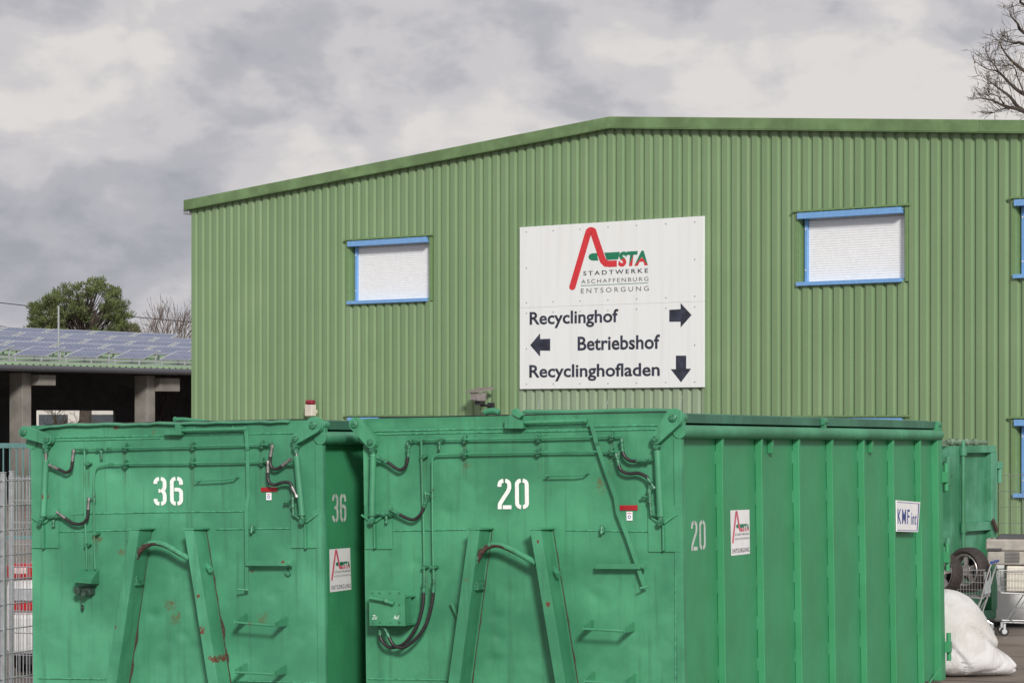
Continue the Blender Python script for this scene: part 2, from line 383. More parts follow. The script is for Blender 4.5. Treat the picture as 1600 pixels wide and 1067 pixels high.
C = wl(1251, 441); E = wl(1410, 331)
zt = (wl(607, 377)[1] + wl(1330, 332)[1]) / 2; zb = (wl(607, 470)[1] + wl(1330, 440)[1]) / 2
wW = ((B[0]-A[0]) + (E[0]-C[0])) / 2
wins.append((A[0], B[0], wl(607, 377)[1], wl(607, 470)[1]))
wins.append((C[0], E[0], wl(1330, 332)[1], wl(1330, 440)[1]))
s3 = wl(1590, 430)[0]; wins.append((s3, s3 + wW, wl(1590, 316)[1], wl(1590, 431)[1]))
s4 = wl(1590, 770)[0]; zlt = wl(1590, 659)[1]; zlb = wl(1590, 773)[1]
wins.append((s4, s4 + wW, zlt, zlb))
wins.append((C[0], E[0], wl(1380, 656.5)[1], wl(1380, 656.5)[1] - (zlt - zlb)))
wins.append((A[0], B[0], wl(600, 655)[1], wl(600, 655)[1] - (zlt - zlb)))
# corrugated sheet
MOD, CR, FL, DEP = 0.207, 0.114, 0.022, 0.038
pts = []; s = sL
ev = set()
k = 0
while s < sR:
    for a, d in ((0, 0), (CR, 0), (CR + FL, DEP), (MOD - FL, DEP)):
        if s + a < sR: pts.append((s + a, d))
    s += MOD
pts.append((sR, 0))
for (a, b, zt_, zb_) in wins:
    for e in (a - .05, b + .05):
        for i in range(len(pts) - 1):
            if pts[i][0] < e < pts[i+1][0] - 1e-6:
                t = (e - pts[i][0]) / (pts[i+1][0] - pts[i][0]); pts.insert(i+1, (e, pts[i][1] + t*(pts[i+1][1] - pts[i][1]))); break
mb = MB()
for (a, da), (b, db) in zip(pts[:-1], pts[1:]):
    mid = (a + b)/2
    holes = sorted([(w[3], w[2]) for w in wins if w[0] - .05 < mid < w[1] + .05])
    z = 0.0; segs = []
    for h0, h1 in holes: segs.append((z, h0)); z = h1
    segs.append((z, None))
    for z0, z1 in segs:
        za = zroof(a) if z1 is None else z1; zb2 = zroof(b) if z1 is None else z1
        mb.add([(a, da, z0), (b, db, z0), (b, db, zb2), (a, da, za)], [(0, 1, 2, 3)])
wo_ = mb.build('wall', m_wall, hall, smooth=False)
mb = MB()       # side and back walls, and the lining behind the sheet
mb.add([(sL, 0.002, 0), (sL, BD, 0), (sL, BD, zE), (sL, 0.002, zE)], [(0, 1, 2, 3)])
mb.add([(sR, 0.002, 0), (sR, BD, 0), (sR, BD, zE), (sR, 0.002, zE)], [(3, 2, 1, 0)])
mb.add([(sL, BD, 0), (sR, BD, 0), (sR, BD, zE), (sR0, BD, zR), (sL, BD, zE)], [(0, 1, 2, 3, 4)])
mb.build('wall', m_wall, hall, smooth=False)
# roof with verge overhang
zt1 = wl(957, 183)[1]; th = zt1 - zR; oh = 0.10
mb = MB()
for (a, b) in ((sL - 0.11, sR0), (sR0, sR + 0.11)):
    za, zb_ = (zroof(a), zroof(b))
    mb.hexa([(a, -oh + .03, za + .06), (b, -oh + .03, zb_ + .06), (b, BD + .2, zb_ + .06), (a, BD + .2, za + .06),
             (a, -oh + .03, za + th - .02), (b, -oh + .03, zb_ + th - .02), (b, BD + .2, zb_ + th - .02), (a, BD + .2, za + th - .02)])
mb.build('roof', m_trim, hall, smooth=False)
mb = MB()
seams = [sL - 0.12]; 
x_ = sR0
left = [sL - 0.12, sR0]; right = [sR0, wl(1243, 190)[0], wl(1535, 190)[0], sR + 0.12]
for lst in (left, right):
    for i in range(len(lst) - 1):
        a, b = lst[i], lst[i+1] - 0.004; e = 0.004 * (i % 2)
        za, zb_ = zroof(a), zroof(b)
        mb.hexa([(a, -oh - e, za), (b, -oh - e, zb_), (b, -oh + .03 - e, zb_), (a, -oh + .03 - e, za),
                 (a, -oh - e, za + th), (b, -oh - e, zb_ + th), (b, -oh + .03 - e, zb_ + th), (a, -oh + .03 - e, za + th)])
        # drip lip under the verge
        mb.hexa([(a, -oh - .015, za - .018), (b, -oh - .015, zb_ - .018), (b, -.004, zb_ - .018), (a, -.004, za - .018),
                 (a, -oh - .015, za - .003), (b, -oh - .015, zb_ - .003), (b, -.004, zb_ - .003), (a, -.004, za - .003)])
mb.build('verge_trim', m_trim, hall, bev=0.006)
mb = MB(); mb.box((sL - .16, -.07, zE - .10), (sL - .004, BD, zE + .0)); mb.build('gutter', m_galv, hall, bev=.01)
# screws in rows
mb = MB(); zs = [wl(700, 639)[1] + 1.27 * k for k in range(-2, 5)]
s = sL + CR + MOD - CR/2 - 0.0
i = 0
while s < sR:
    for q, z in enumerate(zs):
        if z > zroof(s) - .1 or (i + q) % 2: continue
        if any(w[0] - .1 < s < w[1] + .1 and w[3] - .1 < z < w[2] + .1 for w in wins): continue
        y = DEP
        mb.tube([(s - CR*0.45, y, z), (s - CR*0.45, y - .009, z)], 0.011, 6)
    s += MOD; i += 1
mb.build('cladding_screws', m_galv, hall)
m_reveal = plain('green_reveal', (0.15, 0.25, 0.11), 0.5, 0, 0.05)
for wi, (a, b, zt_, zb_) in enumerate(wins):
    rec = 0.16
    mb = MB()     # reveal box of folded green sheet
    A_, B_ = a - .05, b + .05
    mb.box((A_ - .0, 0.001, zb_), (A_ + .012, rec + .05, zt_)); mb.box((B_ - .012, 0.001, zb_), (B_, rec + .05, zt_))
    mb.box((A_ - .06, -.012, zb_ - .03), (A_ - .001, .04, zt_ + .05)); mb.box((B_ + .001, -.012, zb_ - .03), (B_ + .06, .04, zt_ + .05))
    mb.box((A_ + .013, 0.04, zt_ - .012), (B_ - .013, rec + .05, zt_)); 
    mb.box((A_ - .10, -.05, zt_ + .052), (B_ + .10, -.004, zt_ + .082))
    w = mb.build('window', m_reveal, hall, bev=.003)
    mb = MB(); mb.box((a - .03, -.065, zt_ - .062), (b + .005, rec - .07, zt_ + .035)); mb.build('head_box', m_blue, w, bev=.006)
    mb = MB(); mb.box((a - .055, -.06, zb_ - .04), (b + .005, rec, zb_ + .022)); mb.build('sill', m_blue, w, bev=.004)
    mb = MB(); mb.box((a, rec - .055, zb_ + .024), (a + .055, rec + .02, zt_ - .065)); mb.build('frame', m_blue, w, bev=.004); mb = MB(); mb.box((b - .02, rec - .055, zb_ + .024), (b + .002, rec + .02, zt_ - .065))
    mb.build('frame', m_blue, w, bev=.004)
    mb = MB()
    for q in (.2, .8): mb.tube([(a + .025, rec - .056, zb_ + q*(zt_ - zb_)), (a + .025, rec - .063, zb_ + q*(zt_ - zb_))], .012, 8)
    mb.build('screw', m_sticker, w)
    mb = MB(); n = int((zt_ - zb_ - .1) / 0.040); h = (zt_ - zb_ - .11) / n
    prof = []
    for q in range(n):
        z = zb_ + .024 + q*h
        prof += [(rec - .008, z), (rec - .008, z + .005), (rec - .011, z + .009), (rec - .013, z + h*.55), (rec - .011, z + h*.92), (rec - .008, z + h*.97)]
    prof.append((rec - .008, zb_ + .024 + n*h))
    for (y0, z0), (y1, z1) in zip(prof[:-1], prof[1:]):
        mb.add([(a + .057, y0, z0), (b - .022, y0, z0), (b - .022, y1, z1), (a + .057, y1, z1)], [(0, 1, 2, 3)])
    mb.build('roller_shutter', m_shutter, w, smooth=False)
    mb = MB(); mb.box((a, rec + .01, zb_), (b, rec + .04, zt_)); mb.build('backing', m_shutter, w)

# sign board
s0, zt_ = wl(812, 355, .05); s1, zt2 = wl(1099, 338, .05); zb1 = (wl(812, 608, .05)[1] + wl(1099, 604.5, .05)[1]) / 2
zt1_ = (zt_ + zt2) / 2; zsm = (wl(812, 480.8, .05)[1] + wl(1099, 471.3, .05)[1]) / 2
sign = empty('direction_sign', WM @ Matrix.Translation((s0, -.05, zb1)))
tag(sign, 'large white direction sign board with red emblem and black arrows on the green hall', 'sign')
Wd, Hd = s1 - s0, zt1_ - zb1; zs_ = zsm - zb1
def signmat():
    m, t, b = newmat('white_sign_panel')
    st = objnoise(t, 1.0, 5, 0.6, stretch=(7, 7, 0.45))
    c = mixc(t, ramp(t, st, [(0.4, 0.0), (0.75, 1.0)]), (0.78, 0.815, 0.83), (0.735, 0.765, 0.78))
    st2 = objnoise(t, 1.0, 4, 0.6, stretch=(14, 14, 0.5), loc=(4, 4, 0))
    c = mixc(t, math_(t, 'MULTIPLY', ramp(t, st2, [(0.58, 0.0), (0.72, 1.0)]), 0.35), c, (0.82, 0.70, 0.67))
    t.links.new(c, b.inputs['Base Color']); b.inputs['Roughness'].default_value = 0.35; return m
m_signw = signmat()
mb = MB(); mb.box((0, 0, 0), (Wd, .045, zs_ - .001)); mb.build('panel', m_signw, sign, bev=.002)
mb = MB(); mb.box((0, 0, zs_ + .001), (Wd, .045, Hd)); mb.build('panel', m_signw, sign, bev=.002)
def sp(cx, cy): # sign crop pixel -> plane coordinates
    s_, z_ = wl(800 + cx/3.68, 330 + cy/3.68, .05); return s_ - s0, z_ - zb1
mp = lambda u, v_: Vector((u, -.003, v_))
mb = MB()
for (xs, lst) in (((84, 238, 392, 553, 717, 886, 1052), ((120, 112, 103, 92, 82, 72, 62), (526, 520, 516, 511, 504, 497, 489), (586, 580, 575, 569, 563, 557, 550), (993, 992, 991, 989, 987, 984, 981))),):
    for ys in lst:
        for x, y in zip(xs, ys):
            u, v_ = sp(x, y); mb.tube([(u, -.0001, v_), (u, -.007, v_)], .012, 8)
for x, y in ((84, 327), (1052, 277), (84, 791), (1052, 769)):
    u, v_ = sp(x, y); mb.tube([(u, -.0001, v_), (u, -.007, v_)], .012, 8)
mb.build('rivets', m_galv, sign)
def stext(s_, xl, xr, top, bot, **k):
    t = MB(); a = sp(xl, bot[1])[0]; b = sp(xr, top[1])[0]
    text_on(t, s_, mp, a, sp(*bot)[1], b, sp(*top)[1], **k); return t
stext('Recyclinghof', 102, 612, (590, 562), (255, 672), bold=0.022).build('lettering', m_ink, sign, smooth=False)
stext('Betriebshof', 378, 851, (835, 708), (400, 802), bold=0.022).build('lettering', m_ink, sign, smooth=False)
stext('Recyclinghofladen', 100, 850, (600, 874), (255, 978), bold=0.022).build('lettering', m_ink, sign, smooth=False)
for arr in ([(905,567),(970,563),(970,528),(1033,597),(970,668),(970,635),(905,636)], [(220,733),(162,735),(162,702),(105,770),(162,836),(162,801),(220,802)],
            [(943,830),(1002,830),(1002,905),(1031,905),(972,983),(913,908),(943,908)]):
    t = MB(); t.sheet([mp(*sp(*p)) for p in arr]); t.build('arrow', m_ink, sign, smooth=False)
a = sp(330, 475 + .048*230*0); 
e0 = sp(560, 475); e1 = sp(560, 90); eh = e1[1] - e0[1]; eu = (sp(790, 280)[0] - sp(330, 280)[0]) / (460/385.0)
ex0 = sp(330, 280)[0]
emap = lambda u, v_: Vector((ex0 + u*eu, -.003, e0[1] + v_*eh))
emblem(emap, sign, m_red, m_lgreen, m_ink, m_inkgrey)
t = MB(); a = LG(398, 474); b = LG(787, 428); text_on(t, 'ENTSORGUNG', emap, a.x, a.y, b.x, b.y, space=1.5); t.build('lettering', m_inkgrey, sign, smooth=False)
t = MB(); a = LG(398, 432); b = LG(783, 414); t.sheet([emap(a.x, a.y + .002), emap(b.x, a.y + .002), emap(b.x, a.y + .010), emap(a.x, a.y + .010)]); t.build('rule_line', m_lgreen, sign, smooth=False)

# beacon on the wall
s_, z_ = wl(485, 650, .15)
bo = empty('warning_beacon', WM @ Matrix.Translation((s_, -.15, z_)))
tag(bo, 'small white wall box with a dark red beacon cap on the green hall', 'lamp')
mb = MB(); mb.box((-.098, -.06, 0), (.098, .06, .215)); mb.box((-.03, .06, .05), (.03, .19, .12)); mb.build('housing', m_cream, bo, bev=.012)
mb = MB(); mb.box((-.098, -.058, .217), (.098, .058, .305)); mb.build('lamp_cap', plain('beacon_red', (.24, .012, .035), .3), bo, bev=.035)
# floodlight
s_, z_ = wl(748, 636, .30)
fo = empty('floodlight', WM @ Matrix.Translation((s_, -.30, z_)))
tag(fo, 'grey hooded floodlight bracketed to the green hall below the sign board', 'lamp')
mb = MB(); mb.hexa([(-.20, -.16, .26), (.13, -.16, .26), (.22, .16, .31), (-.14, .16, .31), (-.20, -.16, .275), (.13, -.16, .275), (.22, .16, .355), (-.14, .16, .355)]); mb.build('hood', plain('brown_grey_metal', (.22, .19, .18), .5), fo, bev=.004)
mb = MB(); mb.hexa([(-.07, -.10, .11), (.09, -.10, .11), (.09, .08, .11), (-.07, .08, .11), (-.10, -.12, .255), (.11, -.12, .255), (.11, .10, .255), (-.10, .10, .255)])
for k in range(7): mb.box((-.08 + k*.024, -.128, .13), (-.072 + k*.024, -.10, .24))
mb.build('lamp_body', plain('lamp_grey', (.28, .25, .25), .5), fo, bev=.004)
mb = MB(); mb.tube([(.03, 0, .11), (.04, .02, .04), (.04, .29, .02)], .025, 8); mb.box((-.05, -.05, .04), (.11, .05, .11)); mb.box((-.03, .26, -.04), (.11, .30, .08)); mb.build('bracket', m_dark, fo, bev=.004)

# ------------------------------------------------------------------ roll-off containers
def pose(pxL, pxR, W, th, ru=0.018, rv=-0.008):
    c, s = math.cos(th), math.sin(th); aL = (pxL - CX)/FPX; aR = (pxR - CX)/FPX
    # X2 - X1 = W c ; Y1 = Y2 + W s
    Y2 = (W*c + aL*W*s) / (aR - aL)
    Y1 = Y2 + W*s
    u = Vector((c, -s, ru)).normalized(); v_ = Vector((s, c, rv)); v_ = (v_ - u*v_.dot(u)).normalized(); w = u.cross(v_)
    z0 = 0.02
    p = Vector((aL*Y1, Y1, z0)) - u*0 - Vector((w.x*1.4, w.y*1.4, 0))
    M = Matrix(((u.x, v_.x, w.x, p.x), (u.y, v_.y, w.y, p.y), (u.z, v_.z, w.z, p.z), (0, 0, 0, 1)))
    return M
def add_spots(m, C, D):
    t = m.node_tree; b = t.nodes['Principled BSDF']; src = b.inputs['Base Color'].links[0].from_socket
    c = N(t, 'ShaderNodeTexCoord'); sp_ = N(t, 'ShaderNodeSeparateXYZ'); t.links.new(c.outputs['Object'], sp_.inputs[0])
    rim = objnoise(t, 30, 6, 0.75); fine_ = objnoise(t, 75, 4, 0.7)
    for kind, col in ((1, (0.13, 0.042, 0.028)), (0, (0.105, 0.10, 0.042))):
        acc = None
        for (x, y, rx, ry, out, kd) in D['rusts']:
            if kd != kind: continue
            p = C.F(x, y, out); dx = math_(t, 'DIVIDE', math_(t, 'SUBTRACT', sp_.outputs[0], p.x), rx/200.0); dz = math_(t, 'DIVIDE', math_(t, 'SUBTRACT', sp_.outputs[2], p.z), ry/200.0)
            d2 = math_(t, 'ADD', math_(t, 'MULTIPLY', dx, dx), math_(t, 'MULTIPLY', dz, dz)); f = math_(t, 'SUBTRACT', 1.0, d2, True)
            acc = f if acc is None else math_(t, 'MAXIMUM', acc, f)
        if acc is None: continue
        nn = math_(t, 'ADD', math_(t, 'MULTIPLY', rim, .65), math_(t, 'MULTIPLY', fine_, .35))
        k = math_(t, 'ADD', math_(t, 'MULTIPLY', acc, .30 if kind else .24), nn)
        mk = ramp(t, k, [(.735, 0.0), (.76, 1.0)] if kind else [(.66, 0.0), (.76, .8)], 'LINEAR'); mk = math_(t, 'MULTIPLY', mk, math_(t, 'GREATER_THAN', acc, 0.01))
        src = mixc(t, mk, src, col)
    # grime runs below the pipe clamps
    acc = None
    for (x, y, vert) in D['clamps']:
        p = C.F(x, y + 8, .01); dx = math_(t, 'DIVIDE', math_(t, 'SUBTRACT', sp_.outputs[0], p.x), .03); dz = math_(t, 'DIVIDE', math_(t, 'SUBTRACT', sp_.outputs[2], p.z - .05), .13)
        d2 = math_(t, 'ADD', math_(t, 'MULTIPLY', dx, dx), math_(t, 'MULTIPLY', dz, dz)); f = math_(t, 'SUBTRACT', 1.0, d2, True); acc = f if acc is None else math_(t, 'MAXIMUM', acc, f)
    st = objnoise(t, 1.0, 4, .6, stretch=(60, 60, 3)); src = mixc(t, math_(t, 'MULTIPLY', math_(t, 'MULTIPLY', acc, ramp(t, st, [(.4, 0.), (.65, 1.)])), .65), src, (0.05, 0.075, 0.035))
    t.links.new(src, b.inputs['Base Color'])
class Cont:
    def __init__(s, M, W, L, name, label):
        s.M = M; s.W = W; s.L = L; s.I = M.inverted()
        s.o = s.I @ O; s.e = empty(name, M); tag(s.e, label, 'waste container')
    def F(s, px, py, out=0.0):
        d = s.I.to_3x3() @ ray(px, py); t = (-out - s.o.y) / d.y; return s.o + d*t
    def S(s, px, py, out=0.0):
        d = s.I.to_3x3() @ ray(px, py); t = (s.W + out - s.o.x) / d.x; return s.o + d*t
def blob(cx, cz, rx, rz, n=14, seed=0):
    rr = random.Random(seed); return [(cx + rx*math.cos(2*math.pi*i/n)*rr.uniform(.55, 1.15), cz + rz*math.sin(2*math.pi*i/n)*rr.uniform(.55, 1.15)) for i in range(n)]
PIN = -0.058       # side sheet sits this far inside the ribs' outer face
def container(C, mf, D):
    W, L, e = C.W, C.L, C.e; F, S = C.F, C.S
    H = F(D['top'][0], D['top'][1]).z
    # --- shell
    mb = MB(); mb.box((0.004, .022, .05), (W - .004, .06, H)); nx, nz = 110, 110; x0_, x1_ = .004, W - .004
    dn = [F(x, y, 0) for x, y in D['dents']]; gv = []
    for j_ in range(nz + 1):
        for i_ in range(nx + 1):
            x = x0_ + (x1_ - x0_)*i_/nx; z = .05 + (H - .05)*j_/nz; q = Vector((x, W*3 + D['ribs'][0]*7, z))
            y = .0035*(1 + mnoise.noise(q*1.7)) + .0016*(1 + mnoise.noise(q*5.5))
            for k_, p in enumerate(dn): y += (.007 + .004*(k_ % 3))*math.exp(-(((x - p.x)/(.045 + .015*(k_ % 2)))**2 + ((z - p.z)/.035)**2))
            if i_ in (0, nx) or j_ in (0, nz): y = .001
            gv.append((x, min(y, .02), z))
    mb.add(gv, [(j_*(nx+1) + i_, j_*(nx+1) + i_ + 1, (j_+1)*(nx+1) + i_ + 1, (j_+1)*(nx+1) + i_) for j_ in range(nz) for i_ in range(nx)])
    mb.box((0.004, .001, H - .004), (W - .004, .0215, H - .0005))
    # ragged top flange
    fr = mb.build('front_wall', mf, e, bev=.004)
    mb = MB(); mb.box((-PIN, .061, .05), (-PIN + .01, L - .06, H - .10)); mb.build('side_wall', m_side, e)
    mb = MB(); mb.box((W + PIN - .01, .061, .05), (W + PIN, L - .06, H - .10)); mb.build('side_wall', m_side, e)
    mb = MB(); mb.box((.08, .061, .16), (W - .08, L - .06, .238)); mb.build('floor', m_side, e)
    mb = MB()
    for x in (.45, W - .62): mb.box((x, .02, .0), (x + .17, L - .1, .159))
    mb.build('skid', m_side, e)
    mb = MB(); mb.box((.004, L - .06, .22), (W - .004, L, H - .06)); mb.build('rear_door', m_side, e, bev=.004)
    mb = MB()
    ym = S(1466, 900).y if D.get('full') else L
    mb.box((W - .13, L - .16, .03), (W + .004, L + .002, H - .04)); mb.build('corner_post', m_side, e, bev=.006)
    # welded seams on the front
    mb = MB()
    for pts_ in D['seams']:
        P = [F(x, y, .001) for x, y in pts_]; mb = MB(); mb.tube(P, .0045, 5); mb.build('weld_seam', m_weld, e)
    # tube along the upper side
    tc_ = F(D['tube'][0], D['tube'][1], .01); rt = .048
    zt_ = tc_.z; xt = W - .012
    mb = MB(); mb.tube([(xt, -.012, zt_), (xt, L - .05, zt_)], rt, 20); mb.build('top_tube', mf, e)
    mb = MB(); mb.tube([(W - xt, -.005, zt_), (W - xt, L - .05, zt_)], rt, 20); mb.build('top_tube', mf, e)
    # ribs on the visible side
    for y in D['ribs']:
        mb = MB(); mb.box((W + PIN + .0005, y - .044, .03), (W - .001, y, zt_ - rt*.75)); mb.build('rib', m_side, e, bev=.006)
    mb = MB()
    for y in D['ribs']:
        z = .5
        while z < zt_ - .2:
            mb.box((W + PIN - .001, y - .055, z), (W + PIN + .008, y - .043, z + .10)); z += .315
    mb.build('stitch_weld', mf, e)
    for y in D['ribs'][::2]:
        mb = MB(); mb.box((-.0 + .001, y - .044, .03), (-PIN - .0005, y, zt_ - rt*.75)); mb.build('rib', m_side, e, bev=.006)
    mb = MB()
    for y in D.get('lugs', []): mb.box((W + PIN + .001, y, zt_ - rt - .11), (W - .018, y + .05, zt_ - rt*.8))
    if D.get('lugs'): mb.build('lashing_lug', m_side, e, bev=.004)
    # lid
    zl = zt_ + rt + .014
    mb = MB(); zt2_ = H + .012
    mb.box((.03, .10, zl), (W - .02, L - .06, zl + .066)); mb.box((.10, .12, zl + .067), (W - .10, L - .10, zl + .074))
    lid = mb.build('lid', m_lid, e, bev=.006)
    mb = MB(); mb.box((.12, .02, H + .002), (W - .10, .10, H + .010)); mb.build('lid_seal', m_rubber, e, bev=.003)
    for y in D['knobs']:
        mb = MB(); mb.tube([(W - .012, y - .045, zl + .036), (W - .012, y + .045, zl + .036)], .030, 12); mb.box((W - .030, y - .025, zt_ + rt - .012), (W + .008, y + .025, zl + .03)); mb.build('lid_hinge', mf, e, bev=.003)
    # corner plates
    for (x0, y0, x1, y1) in D['plates']:
        a, b = F(x0, y1, .008), F(x1, y0, .008); mb = MB(); mb.box((a.x, -.009, a.z), (b.x, -.0005, b.z)); mb.build('corner_plate', mf, e, bev=.002)
    # corner flange strip
    mb = MB(); mb.box((W - .058, -.006, .05), (W, -.0005, zt_ - rt)); mb.build('corner_flange', mf, e, bev=.003)
    # hinge links
    for side, (b0, b1, r0, r1) in zip((-1, 1), D['links']):
        o1 = .085; a = F(*b0, o1); b = F(*b1, o1)
        d = (b - a); ang = math.atan2(d.z, d.x); poly = []
        for i in range(10): t = ang + math.pi/2 + math.pi*i/9; poly.append((a.x + r0*math.cos(t), -o1, a.z + r0*math.sin(t)))
        for i in range(10): t = ang - math.pi/2 + math.pi*i/9; poly.append((b.x + r1*math.cos(t), -o1, b.z + r1*math.sin(t)))
        mb = MB(); mb.prism(poly, (0, .018, 0)); mb.prism([(x, -o1 + .036, z) for x, y, z in poly], (0, .016, 0))
        lk = mb.build('hinge_link', mf, e, bev=.003)
        for p, r in ((a, .028), (b, .023)):
            q = MB(); q.tube([(p.x, -o1 - .020, p.z), (p.x, -o1 - .016, p.z), (p.x, -o1 + .002, p.z)], [r*.8, r, r], 14); q.tube([(p.x, -o1 + .06, p.z), (p.x, 0.0, p.z)], r*.9, 10); q.build('bolt', m_bolt, lk)
    # rams
    for (c0, c1, eye, rod) in D['rams']:
        o1 = .055; a = F(*c0, o1); b = F(*c1, o1); r_ = F(*rod, o1); ey = F(*eye, o1)
        dd = (b - a).normalized()
        mb = MB(); mb.tube([a, a + dd*.012, a + dd*.013, b - dd*.02, b - dd*.019, b], [.024, .027, .0245, .0245, .028, .028], 18); cy = mb.build('hydraulic_ram', mf, e)
        mb = MB(); mb.tube([r_, a + dd*.005], .011, 12); mb.build('piston_rod', m_steel, cy)
        mb = MB(); mb.tube([r_ + Vector((0, -.022, 0)), r_ + Vector((0, .03, 0))], .022, 14); mb.tube([r_, r_ + dd*.05], .017, 8)
        mb.tube([ey + Vector((0, -.024, 0)), ey + Vector((0, .05, 0))], .022, 14); mb.tube([ey + Vector((0, -.03, 0)), ey + Vector((0, -.024, 0))], .011, 8); mb.tube([ey, b], .018, 8)
        mb.build('ram_eye', m_bolt, cy)
        mb = MB(); 
        for sx, sz, ex in ((-.01, 0, -.105), (.01, 0, .105)):
            mb.flat([ey + Vector((sx, .03, -.01)), ey + Vector((ex, .048, .045 + .01*(ex > 0)))], .016, .012, (0, -1, .3))
        x = ey.x + .012; mb.box((x - .006, -.045, ey.z - .20), (x + .006, -.009, ey.z - .02)); mb.build('ram_bracket', mf, e, bev=.002)
    # pipes
    for pts_ in D['pipes']:
        P = [F(x, y, .045) for x, y in pts_]; mb = MB(); mb.tube(spl(P, 5) if len(P) > 2 else P, .0082, 8); mb.build('hydraulic_pipe', mf, e)
    for pts_, out in D['hoses']:
        P = spl([F(x, y, out) for x, y in pts_], 7); mb = MB(); mb.tube(P, .0128, 10); h_ = mb.build('hydraulic_hose', m_rubber, e)
        for k, q in ((0, 1), (-1, -2)):
            dd = (P[k] - P[q]).normalized(); mb = MB()
            mb.tube([P[k] - dd*.015, P[k] + dd*.03, P[k] + dd*.032, P[k] + dd*.055], [.0135, .0135, .010, .010], 10)
            mb.tube([P[k] + dd*.055, P[k] + dd*.075], .014, 6); mb.build('fitting', m_steel if D['bare'] else m_bolt, h_)
    for (x0, y0, x1, y1, r_) in D['fits']:
        a, b = F(x0, y0, .045), F(x1, y1, .045); dd = (b - a)
        mb = MB(); mb.tube([a, a + dd*.28, a + dd*.30, a + dd*.70, a + dd*.72, b], [r_, r_, r_*.78, r_*.78, r_, r_], 6)
        mb.build('pipe_fitting', m_bolt, e)
    for (x, y, vert) in D['clamps']:
        c = F(x, y, .045); mb = MB()
        if vert: mb.box((c.x - .022, -.05, c.z - .008), (c.x + .022, -.0005, c.z + .008)); mb.tube([(c.x - .012, -.06, c.z), (c.x - .012, -.05, c.z)], .007, 6); mb.box((c.x - .012, -.058, c.z - .014), (c.x + .012, -.034, c.z + .014))
        else: mb.box((c.x - .010, -.05, c.z - .028), (c.x + .010, -.0005, c.z + .024)); mb.box((c.x - .018, -.060, c.z - .011), (c.x + .018, -.032, c.z + .014)); mb.box((c.x + .004, -.062, c.z + .012), (c.x + .020, -.03, c.z + .034)); mb.tube([(c.x, -.066, c.z + .002), (c.x, -.058, c.z + .002)], .008, 6)
        mb.build('pipe_clamp', m_bolt, e, bev=.002)
    # A-frame for the hook
    AO = .20
    for (t0, t1, b0, b1) in D['legs']:
        yT, yB = D['legY'], 1067
        TL, TR = F(t0, yT, AO), F(t1, yT, AO); BL, BR = F(b0, yB, AO), F(b1, yB, AO)
        k = (BL.z - .30) / (TL.z - BL.z); EL = BL + (BL - TL)*k; ER = BR + (BR - TR)*k
        mb = MB(); th_ = .014
        # front flange, outer web (facing right) and inner web
        def slab(p, q, r_, s2, d): mb.hexa([p, q, q + d, p + d, s2, r_, r_ + d, s2 + d])
        mb.hexa([EL, ER, ER + Vector((0, th_, 0)), EL + Vector((0, th_, 0)), TL, TR, TR + Vector((0, th_, 0)), TL + Vector((0, th_, 0))])
        wx = Vector((.012, 0, 0))
        for p, q, sg in ((EL, TL, .001), (ER, TR, -.013)):
            a_, b_ = p + Vector((sg, th_ + .001, 0)), q + Vector((sg, th_ + .001, -.002))
            a2, b2 = Vector((a_.x, -.0005, a_.z)), Vector((b_.x, -.0005, b_.z))
            mb.hexa([a_, a_ + wx, a2 + wx, a2, b_, b_ + wx, b2 + wx, b2])
        lg = mb.build('hook_frame_leg', mf, e, bev=.003)
        mb = MB(); mb.hexa([TL + Vector((-.01, -.008, .002)), TR + Vector((.01, -.008, .002)), Vector((TR.x + .03, -.0005, TR.z + .002)), Vector((TL.x - .01, -.0005, TL.z + .002)),
                            TL + Vector((-.01, -.008, .014)), TR + Vector((.01, -.008, .014)), Vector((TR.x + .03, -.0005, TR.z + .014)), Vector((TL.x - .01, -.0005, TL.z + .014))])
        mb.build('leg_cap', mf, lg, bev=.002)
    P = spl([F(x, y, AO - .045) for x, y in D['hook']], 8); mb = MB(); mb.tube(P, .0225, 14)
    n = len(mb.f)
    hb = mb.build('hook_bar', [mf, m_rust], e)
    for i, f in enumerate(hb.data.polygons):
        c = f.center; k = (c - P[0]).length / (P[-1] - P[0]).length
        if k < .85 and f.normal.z < -.1 - .9*abs(k - .3) + .3*mnoise.noise(c*30): f.material_index = 1
        if .12 < k < .36 and f.normal.z + .5*mnoise.noise(c*40) < .55: f.material_index = 1
    a, b = D['stub']; mb = MB(); mb.tube([F(*a, .05), F(*b, .11)], .021, 14); mb.build('hook_bar_stub', mf, e)
    (a, b) = D['lock']; pa, pb = F(*a, .09), F(*b, .09); mb = MB(); mb.box((pa.x, -.15, pb.z), (pb.x, -.03, pa.z)); mb.box((pa.x + .02, -.156, pb.z + .02), (pb.x - .015, -.149, pa.z - .02)); mb.build('lock_block', m_bolt, e, bev=.004)
    # rust and old sealant creeping along the foot of each frame leg
    for li, (t0, t1, b0, b1) in enumerate(D['legs']):
        rr = random.Random(li + 5); p, q = F(t1 + 20.5, D['legY'], 0), F(b1 + 20.5, 1067, 0); up_, dn_ = [], []
        for i in range(26):
            k = i/25; c = p.lerp(q, k); wv = (.005 + .030*max(0, mnoise.noise(Vector((k*9, li*3.1, W + D['rustlegs'])))))*(.3 + k)*D['rustlegs']
            up_.append((c.x - .004, -.0016, c.z)); dn_.append((c.x + .001 + wv, -.0016, c.z))
        mb = MB(); mb.add(up_ + dn_, [(i, i+1, 26+i+1, 26+i) for i in range(25)]); mb.build('rust_streak', m_rust, e, smooth=False)
